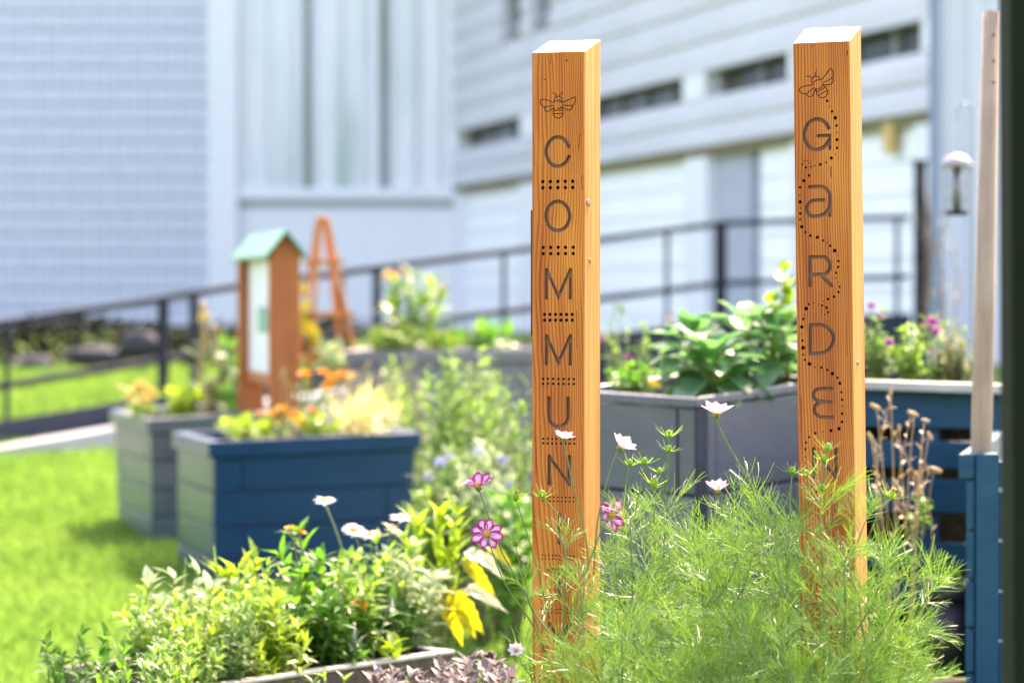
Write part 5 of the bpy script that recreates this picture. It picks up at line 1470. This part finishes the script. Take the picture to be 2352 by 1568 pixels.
leafy_plant('dead_nettle_plant', 'fresh green low plant beside the left end of the raised bed', 'leafy plant', floor_at(300, 8.05), spray(300, 1512, 8.05, 100, 52, 18, 82, .2), T_LANCE, 'fresh', .07, 15, 'stem', .004, seed=46, tuft=3)
leafy_plant('bedding_plant', 'loose pale plant spilling over the lower left end of the raised bed', 'bedding plant', floor_at(420, 7.9), spray(405, 1520, 7.9, 85, 50, 18, 83, .15), T_LANCE, 'light', .06, 16, 'stem', .003, bare=.3, seed=47, group=G_BED, tuft=3)
G_PS = 'purple sage clumps before the raised bed'
for k, (px, Y, tx, ty, lab) in enumerate(((900, 8.1, 905, 1562, 'purple sage clump before the middle of the weathered board'), (1010, 8.2, 1015, 1558, 'purple sage clump before the corner of the raised bed'), (1095, 8.0, 1105, 1535, 'purple sage clump between the raised bed and the cosmos'), (1150, 7.8, 1140, 1555, 'purple sage clump at the bottom edge beside the cosmos'))):
    leafy_plant('purple_sage', lab, 'sage plant', floor_at(px, Y), spray(tx, ty, Y, 48, 26, 9, 90 + k, .15), T_OV, 'purple', .062, 22, 'brownstem', .003, bare=.45, seed=50 + k, group=G_PS, tuft=5, ang=55)
leafy_plant('fresh_weed', 'light green weed growing up before the weathered board', 'leafy plant', floor_at(770, 8.1), [P(745, 1555, 8.1), P(790, 1560, 8.1), P(720, 1570, 8.1)], T_LANCE, 'light', .07, 12, 'stem', .003, bare=.4, seed=57, tuft=3)

# ------------------------------------------------------------------ plants in the deep blue planter
G1 = 'plants in the deep blue planter'
def pbase(pl, u, v, drop=.06):
    a = pl[0].lerp(pl[1], u); b = pl[3].lerp(pl[2], u); q = a.lerp(b, v); return q - Vector((0, 0, drop))
b = pbase(PL1, .25, .3)
leafy_plant('nasturtium', 'low yellow green creeper along the front left rim of the deep blue planter', 'nasturtium', b, spray(560, 975, 15.6, 85, 16, 13, 101, .25), T_ROUND, 'yg', .075, 7, 'stem', .004, seed=61, group=G1)
b = pbase(PL1, .6, .35)
leafy_plant('nasturtium', 'low yellow green creeper along the front right rim of the deep blue planter', 'nasturtium', b, spray(740, 972, 15.7, 90, 14, 12, 102, .25), T_ROUND, 'yg', .07, 7, 'stem', .004, seed=62, group=G1)
b = pbase(PL1, .55, .55)
leafy_plant('marigold_plant', 'tall marigold with five orange blooms beside the orange kiosk post', 'marigold plant', b, [P(700, 885, 15.8), P(750, 885, 15.9), P(785, 890, 15.9), P(735, 920, 15.8)], T_SERR, 'fresh', .09, 12, 'stem', .006, seed=63, group=G1,
            flowers=[('marigold', P(700, 860, 15.7), (0, -.4, .9), .09), ('marigold', P(742, 855, 15.8), (0, -.3, .95), .085), ('marigold', P(764, 868, 15.75), (.1, -.5, .85), .09), ('marigold', P(753, 886, 15.7), (0, -.6, .8), .08), ('marigold', P(786, 860, 15.8), (.2, -.3, .9), .07)])
b = pbase(PL1, .38, .4)
leafy_plant('marigold_plant', 'low marigold with golden and orange blooms before the kiosk post', 'marigold plant', b, [P(620, 955, 15.6), P(660, 955, 15.6), P(700, 955, 15.6)], T_SERR, 'yg', .08, 9, 'stem', .005, seed=64, group=G1,
            flowers=[('gold', P(648, 940, 15.5), (0, -.4, .9), .09), ('marigold', P(675, 955, 15.5), (0, -.5, .85), .085), ('marigold', P(716, 942, 15.5), (.1, -.4, .9), .07), ('gold', P(622, 950, 15.5), (0, -.4, .9), .07), ('gold', P(597, 952, 15.5), (-.1, -.4, .9), .06), ('marigold', P(690, 968, 15.45), (0, -.5, .8), .07)])
b = pbase(PL1, .78, .4)
leafy_plant('bleached_grass_tuft', 'pale bleached grassy tuft at the right end of the deep blue planter', 'grass tuft', b, spray(835, 945, 15.7, 70, 34, 22, 103, .2), T_GRASSY, 'bleach', .19, 6, 'straw', .003, seed=65, group=G1, ang=40, tuft=3)
b = pbase(PL1, .5, .7)
leafy_plant('seeding_plant', 'lanky plant with curved pale seed stems over the blue planter', 'seeding plant', b, [P(650, 860, 15.9), P(830, 880, 15.9), P(880, 900, 15.9), P(860, 860, 16), P(905, 930, 15.9)], T_LANCE, 'light', .05, 9, 'straw', .005, seed=66, group=G1, bend=.3,
            flowers=[('pod', P(650, 856, 15.9), (.2, 0, 1), .05), ('pod', P(893, 889, 15.9), (1, 0, .4), .06), ('strawsun', P(806, 862, 15.9), (0, -.5, .8), .07), ('pod', P(872, 868, 16), (1, 0, .5), .05), ('pod', P(845, 838, 16), (.5, 0, 1), .05)])
# slate planter
G2 = 'plants in the slate green planter'
b = pbase(PL2, .05, .35)
leafy_plant('sunflower_plant', 'straw yellow drooping flowers at the left corner of the slate green planter', 'flower plant', b, spray(320, 905, 18.3, 40, 22, 7, 104, .2), T_OV, 'yg', .10, 6, 'stem', .006, seed=67, group=G2,
            flowers=[('strawsun', P(322, 890, 18.2), (0, -.8, .5), .15), ('strawsun', P(345, 905, 18.2), (.2, -.7, .5), .13), ('strawsun', P(302, 908, 18.2), (-.3, -.7, .5), .12), ('strawsun', P(270, 886, 18.3), (-.3, -.6, .6), .06), ('strawsun', P(330, 918, 18.1), (0, -.8, .5), .11)])
b = pbase(PL2, .35, .4)
leafy_plant('lettuce', 'yellow green leaf clump in the middle of the slate green planter', 'lettuce', b, spray(435, 912, 18.4, 52, 20, 9, 105, .2), T_ROUND, 'yg', .11, 7, 'stem', .006, seed=68, group=G2)
b = pbase(PL2, .62, .5)
leafy_plant('bolting_plant', 'tall bolting plant with pale buds left of the orange kiosk', 'bolting plant', b, [P(470, 720, 18.6), P(500, 750, 18.6), P(530, 790, 18.5), P(455, 800, 18.6), P(520, 860, 18.5)], T_OV, 'olive', .16, 10, 'straw', .011, seed=69, group=G2,
            flowers=[('pod', P(466, 715, 18.6), (0, -.3, 1), .12), ('pod', P(490, 760, 18.6), (0, -.3, 1), .08), ('strawsun', P(468, 728, 18.55), (-.2, -.6, .6), .11)])
b = pbase(PL2, .82, .5)
leafy_plant('green_sapling', 'fresh green leaves between the bolting plant and the kiosk', 'leafy plant', b, spray(515, 850, 18.5, 40, 70, 7, 106, .2), T_OV, 'fresh', .13, 8, 'stem', .006, seed=70, group=G2)
# climber on the obelisk
b = P(720, 830, 20.7)
leafy_plant('yellow_climber', 'yellow leaved climber on the left side of the orange obelisk', 'climber', b, [P(690, 650, 20.8), P(705, 700, 20.75), P(712, 755, 20.7), P(745, 800, 20.7), P(690, 690, 20.75)], T_ROUND, 'yellow', .09, 5, 'stem', .005, seed=71,
            flowers=[('sun', P(693, 664, 20.65), (0, -.8, .5), .12), ('sun', P(712, 756, 20.6), (.1, -.9, .4), .14), ('sun', P(702, 702, 20.6), (-.1, -.8, .5), .10)])
leafy_plant('pale_bush', 'pale grey green leaves at the foot of the orange obelisk', 'leafy plant', P(760, 850, 20.5), spray(760, 805, 20.5, 50, 22, 7, 107, .2), T_OV, 'sage', .12, 7, 'stem', .005, seed=72)

# ------------------------------------------------------------------ dull grey planter far behind
G4 = 'plants in the dull grey planter'
b = pbase(PL4, .25, .4)
leafy_plant('tall_sunflower', 'tall light green plant with orange flowers reaching the handrail', 'flower plant', b, [P(910, 650, 20.5), P(950, 640, 20.5), P(985, 660, 20.5), P(1010, 690, 20.5), P(900, 700, 20.5), P(960, 700, 20.4)], T_OV, 'light', .21, 11, 'stem', .012, seed=73, group=G4, tuft=3,
            flowers=[('marigold', P(895, 634, 20.5), (-.2, -.3, 1), .14), ('gold', P(930, 628, 20.5), (0, -.3, 1), .11), ('tan', P(1020, 660, 20.5), (.1, -.3, 1), .08)])
b = pbase(PL4, .2, .3)
leafy_plant('chard', 'yellow green broad leaf clump at the left end of the dull grey planter', 'leafy plant', b, spray(900, 770, 20.3, 50, 24, 9, 108, .2), T_ROUND, 'yg', .15, 6, 'stem', .008, seed=74, group=G4)
b = pbase(PL4, .45, .3)
leafy_plant('chard', 'yellow green broad leaf clump in the middle of the dull grey planter', 'leafy plant', b, spray(1015, 770, 20.3, 45, 24, 8, 109, .2), T_OV, 'yg', .17, 6, 'stem', .008, seed=75, group=G4)
b = pbase(PL4, .70, .4)
leafy_plant('dark_cabbage', 'deep green leaf clump at the right end of the dull grey planter', 'leafy plant', b, spray(1115, 770, 20.4, 62, 24, 11, 110, .2), T_OV, 'fresh', .18, 7, 'stem', .008, seed=76, group=G4)

# ------------------------------------------------------------------ wispy perennials behind the left post
G5 = 'wispy perennials behind the COMMUNITY post'
for k, (px, Y, tx, ty, wx, wy, col, tp, ln, n, lab, fl) in enumerate((
        (935, 16.6, 930, 905, 55, 110, 'olive', T_LANCE, .055, 14, 'wispy grey green perennial rising right of the deep blue planter', ()),
        (1010, 13.6, 1030, 930, 55, 140, 'wild', T_OV, .06, 16, 'airy perennial with pale round leaves before the dull grey planter', ()),
        (1060, 13.2, 1075, 930, 75, 130, 'wild', T_OV, .055, 16, 'airy green perennial in the middle of the wispy bush', ()),
        (1150, 12.8, 1165, 940, 70, 140, 'wild', T_LANCE, .06, 15, 'wispy perennial beside the left edge of the COMMUNITY post', ()),
        (1020, 12.6, 1030, 1070, 75, 60, 'wild', T_LANCE, .06, 14, 'low perennial with pale lavender flowers left in the wispy bush',
            [('lavender', P(1012, 1064, 12.5), (0, -.7, .7), .075), ('lavender', P(1032, 1050, 12.6), (.3, -.6, .7), .06), ('lavender', P(985, 1096, 12.5), (0, -.7, .6), .06), ('lavender', P(1060, 1100, 12.5), (0, -.7, .6), .05)]),
        (1110, 12.4, 1115, 1080, 75, 60, 'sage', T_LANCE, .065, 14, 'low silvery perennial with pale lavender flowers right in the wispy bush',
            [('lavender', P(1100, 1040, 12.4), (0, -.7, .7), .07), ('lavender', P(1152, 1058, 12.4), (0, -.7, .7), .075), ('lavender', P(1170, 1120, 12.3), (0, -.7, .6), .07), ('lavender', P(1130, 1150, 12.3), (.1, -.7, .6), .06)]),
        (940, 17.6, 925, 870, 55, 80, 'light', T_OV, .055, 6, 'pale green perennial just above the right rim of the deep blue planter', ()),
        (1090, 17.4, 1090, 900, 80, 80, 'olive', T_OV, .055, 8, 'loose olive perennial close in front of the dull grey planter', ()),
        (1180, 12.0, 1170, 1180, 60, 40, 'fresh', T_OV, .075, 12, 'low green clump behind the withered cosmos head', ()),
        (1000, 12.8, 1010, 1160, 70, 46, 'light', T_OV, .065, 12, 'low green clump right of the deep blue planter', ()))):
    q = P(px, 1300, Y)
    leafy_plant('wispy_perennial', lab, 'perennial', (q.x, Y, gz(q.x, Y)), spray(tx, ty, Y, wx, wy, int(n * 2.0), 120 + k, .5), tp, col, ln * 1.4, 18, 'brownstem' if col == 'olive' else 'stem', .0045, bare=.30, seed=80 + k, group=G5, taper=.2, tuft=1, flowers=fl)
leafy_plant('withered_bush', 'rusty brown withered stems just left of the COMMUNITY post', 'withered plant', (P(1180, 1300, 12.9).x, 12.9, gz(0, 12.9)), spray(1175, 1010, 12.9, 45, 60, 9, 131, .2), T_LANCE, 'straw', .05, 12, 'brownstem', .005, seed=91, group=G5)

# ------------------------------------------------------------------ kale planter
G3 = 'vegetables in the mid grey planter'
def kale(label, cx, cy, Y, n, size, seed, colr='kale'):
    r = random.Random(seed); c_ = P(cx, cy, Y); b = Vector((c_.x, Y, c_.z - .20))
    root = empty('kale_plant', b, label, 'kale', G3); bag = Bag(); st = MB()
    st.tube([b, b + Vector((0, 0, .10)), c_ + Vector((0, 0, .02))], [.014, .012, .010], 8)
    for k in range(n):
        a = k * 2.4 + r.uniform(-.3, .3); t = k / n
        el = rad(12 + 62 * t + r.uniform(-10, 10))
        d = Vector((math.cos(a) * math.cos(el), math.sin(a) * math.cos(el) * .9, math.sin(el)))
        s0 = c_ + Vector((0, 0, -.09 + .11 * t)); pe = s0 + d * size * (.35 + .1 * r.random())
        st.tube([s0, pe], [.005, .004], 6)
        bag.put(T_KALE[k % 4], pe - d * .01, d + Vector((0, 0, -.25)), (d.x * -.3, d.y * -.3, 1), size * (1.0 - .35 * t) * r.uniform(.85, 1.15))
    st.build('stem', L['light'], root, smooth=True); bag.build('foliage', L[colr], root)
kale('large kale with drooping blue green leaves in the mid grey planter', 1640, 845, 10.5, 36, .16, 5)
kale('kale with upright leaves standing behind the large one', 1600, 800, 10.75, 26, .16, 6)
kale('kale close to the left edge of the GARDEN post', 1775, 800, 10.75, 20, .18, 7)
kale('smaller kale at the back right of the mid grey planter', 1715, 780, 10.85, 20, .18, 8)
b = P(1450, 905, 10.6)
leafy_plant('strawberry_plant', 'low glossy plant with a yellow flower at the left end of the kale planter', 'strawberry plant', b, spray(1450, 862, 10.6, 58, 20, 12, 141, .12), T_OV, 'fresh', .06, 8, 'stem', .004, seed=92, group=G3, tuft=2,
            flowers=[('sun', P(1498, 880, 10.45), (0, -.8, .4), .04), ('sun', P(1512, 884, 10.45), (.3, -.8, .4), .03)])
b = P(1808, 880, 10.85)
leafy_plant('bean_plant', 'tall yellow green plant with broad leaves left of the GARDEN post', 'bean plant', b, [P(1800, 622, 10.85), P(1810, 680, 10.85), P(1775, 690, 10.85)], T_ROUND, 'yg', .085, 7, 'stem', .006, seed=93, group=G3, bare=.45, ang=70, tuft=3)
G6 = 'wild flowers behind the kale planter'
Yw = 13.5
for k, (px, tx, ty, wx, wy, fl, lab) in enumerate((
        (1420, 1415, 780, 40, 90, [('pink', P(1384, 782, Yw), (0, -.6, .8), .055), ('pink', P(1444, 822, Yw), (0, -.6, .8), .05), ('pink', P(1392, 770, Yw), (.2, -.5, .8), .045)], 'wild flower with pink blooms right of the COMMUNITY post'),
        (1490, 1490, 800, 45, 60, [('tan', P(1540, 735, Yw), (0, -.4, 1), .05), ('daisy', P(1580, 735, Yw), (0, -.6, .8), .06), ('daisy', P(1600, 742, Yw), (0, -.6, .8), .05)], 'straggling wild flower with pale blooms left of the kale'))):
    q = P(px, 950, Yw); q.z -= .3
    leafy_plant('wild_flower', lab, 'wild flower', q, spray(tx, ty, Yw, wx, wy, 10, 150 + k, .2), T_OV, 'wild', .065, 12, 'stem', .004, seed=95 + k, group=G6, flowers=fl)
# ------------------------------------------------------------------ wild flowers in the big blue bin
G7 = 'wild flowers growing in the blue slatted bin'
for k, (px, tx, ty, wx, wy, col, tp, n, fl, lab) in enumerate((
        (2020, 2010, 785, 40, 80, 'wild', T_OV, 12, [('pink', P(2001, 704, 11.3), (0, -.7, .7), .042), ('pink', P(2022, 727, 11.3), (.2, -.7, .7), .036), ('pink', P(2042, 788, 10.85), (0, -.8, .6), .045)], 'purple flowered plant just right of the GARDEN post'),
        (2090, 2085, 800, 45, 55, 'light', T_OV, 11, (), 'light green plant in the middle of the blue bin'),
        (2150, 2150, 790, 45, 80, 'wild', T_LANCE, 11, [('pink', P(2140, 742, 11.3), (0, -.7, .7), .065), ('pink', P(2148, 762, 11.25), (.1, -.8, .5), .05), ('pink', P(2130, 752, 11.3), (0, -.8, .5), .05)], 'plant with a large purple bloom left of the grey pole'),
        (2210, 2215, 780, 40, 70, 'olive', T_LANCE, 11, (), 'brownish green plant behind the grey pole'),
        (2180, 2180, 800, 50, 40, 'straw', T_LANCE, 9, (), 'dry rusty stems between the purple bloom and the grey pole'),
        (1780, 1790, 820, 50, 40, 'wild', T_OV, 9, (), 'wild green plant in the left end of the blue bin'))):
    q = P(px, 885, 11.3)
    leafy_plant('bin_plant', lab, 'wild flower', q, spray(tx, ty, 11.3, wx, wy, n, 160 + k, .12), tp, col, .055, 13, 'stem' if col != 'straw' else 'brownstem', .0035, seed=100 + k, group=G7, flowers=fl, bare=.1, tuft=2)
# rusty vine on the gate post behind
leafy_plant('dry_vine', 'dry rusty vine climbing the black gate post', 'vine', P(2125, 780, 30.5), [P(2118, 390, 30.7), P(2135, 430, 30.7), P(2150, 560, 30.6), P(2110, 480, 30.7)], T_OV, 'straw', .10, 14, 'brownstem', .02, seed=111, bare=.15)
leafy_plant('dry_stalk', 'thin rusty stalks in front of the ribbed annex', 'dried plant', P(2180, 800, 20), [P(2172, 480, 20), P(2188, 560, 20), P(2165, 620, 20)], T_LANCE, 'straw', .09, 5, 'brownstem', .009, seed=112)
# dried poppy-like plant before the bin
b = P(2065, 1300, 9.6); b.z = gz(b.x, 9.6)
leafy_plant('dried_plant', 'dried straw coloured plant with seed heads before the blue bin', 'dried plant', b,
            [P(2048, 905, 9.6), P(2025, 940, 9.6), P(2092, 950, 9.6), P(2010, 1010, 9.6), P(2120, 985, 9.55), P(2140, 1080, 9.55), P(2100, 1080, 9.6), P(2060, 1100, 9.55), P(2035, 1110, 9.6)], T_LANCE, 'straw', .038, 9, 'straw', .003, seed=113, bare=.5, bend=.24, taper=.1,
            flowers=[('pod', P(2046, 900, 9.6), (.4, 0, 1), .035), ('pod', P(2012, 935, 9.6), (-1, 0, .5), .042), ('pod', P(2098, 950, 9.6), (-1, 0, .4), .04), ('pod', P(2000, 1005, 9.6), (-.6, 0, 1), .04), ('pod', P(2148, 1078, 9.55), (1, 0, -.4), .045), ('pod', P(2135, 1000, 9.55), (.5, 0, -1), .035), ('pod', P(2065, 985, 9.6), (0, 0, 1), .03), ('pod', P(2125, 965, 9.55), (1, 0, -.3), .03)])
leafy_plant('weed', 'green weed at the foot of the dried plant', 'leafy plant', P(2110, 1230, 9.7), spray(2105, 1170, 9.7, 32, 30, 7, 171, .05), T_LANCE, 'fresh', .055, 8, 'stem', .003, seed=114)
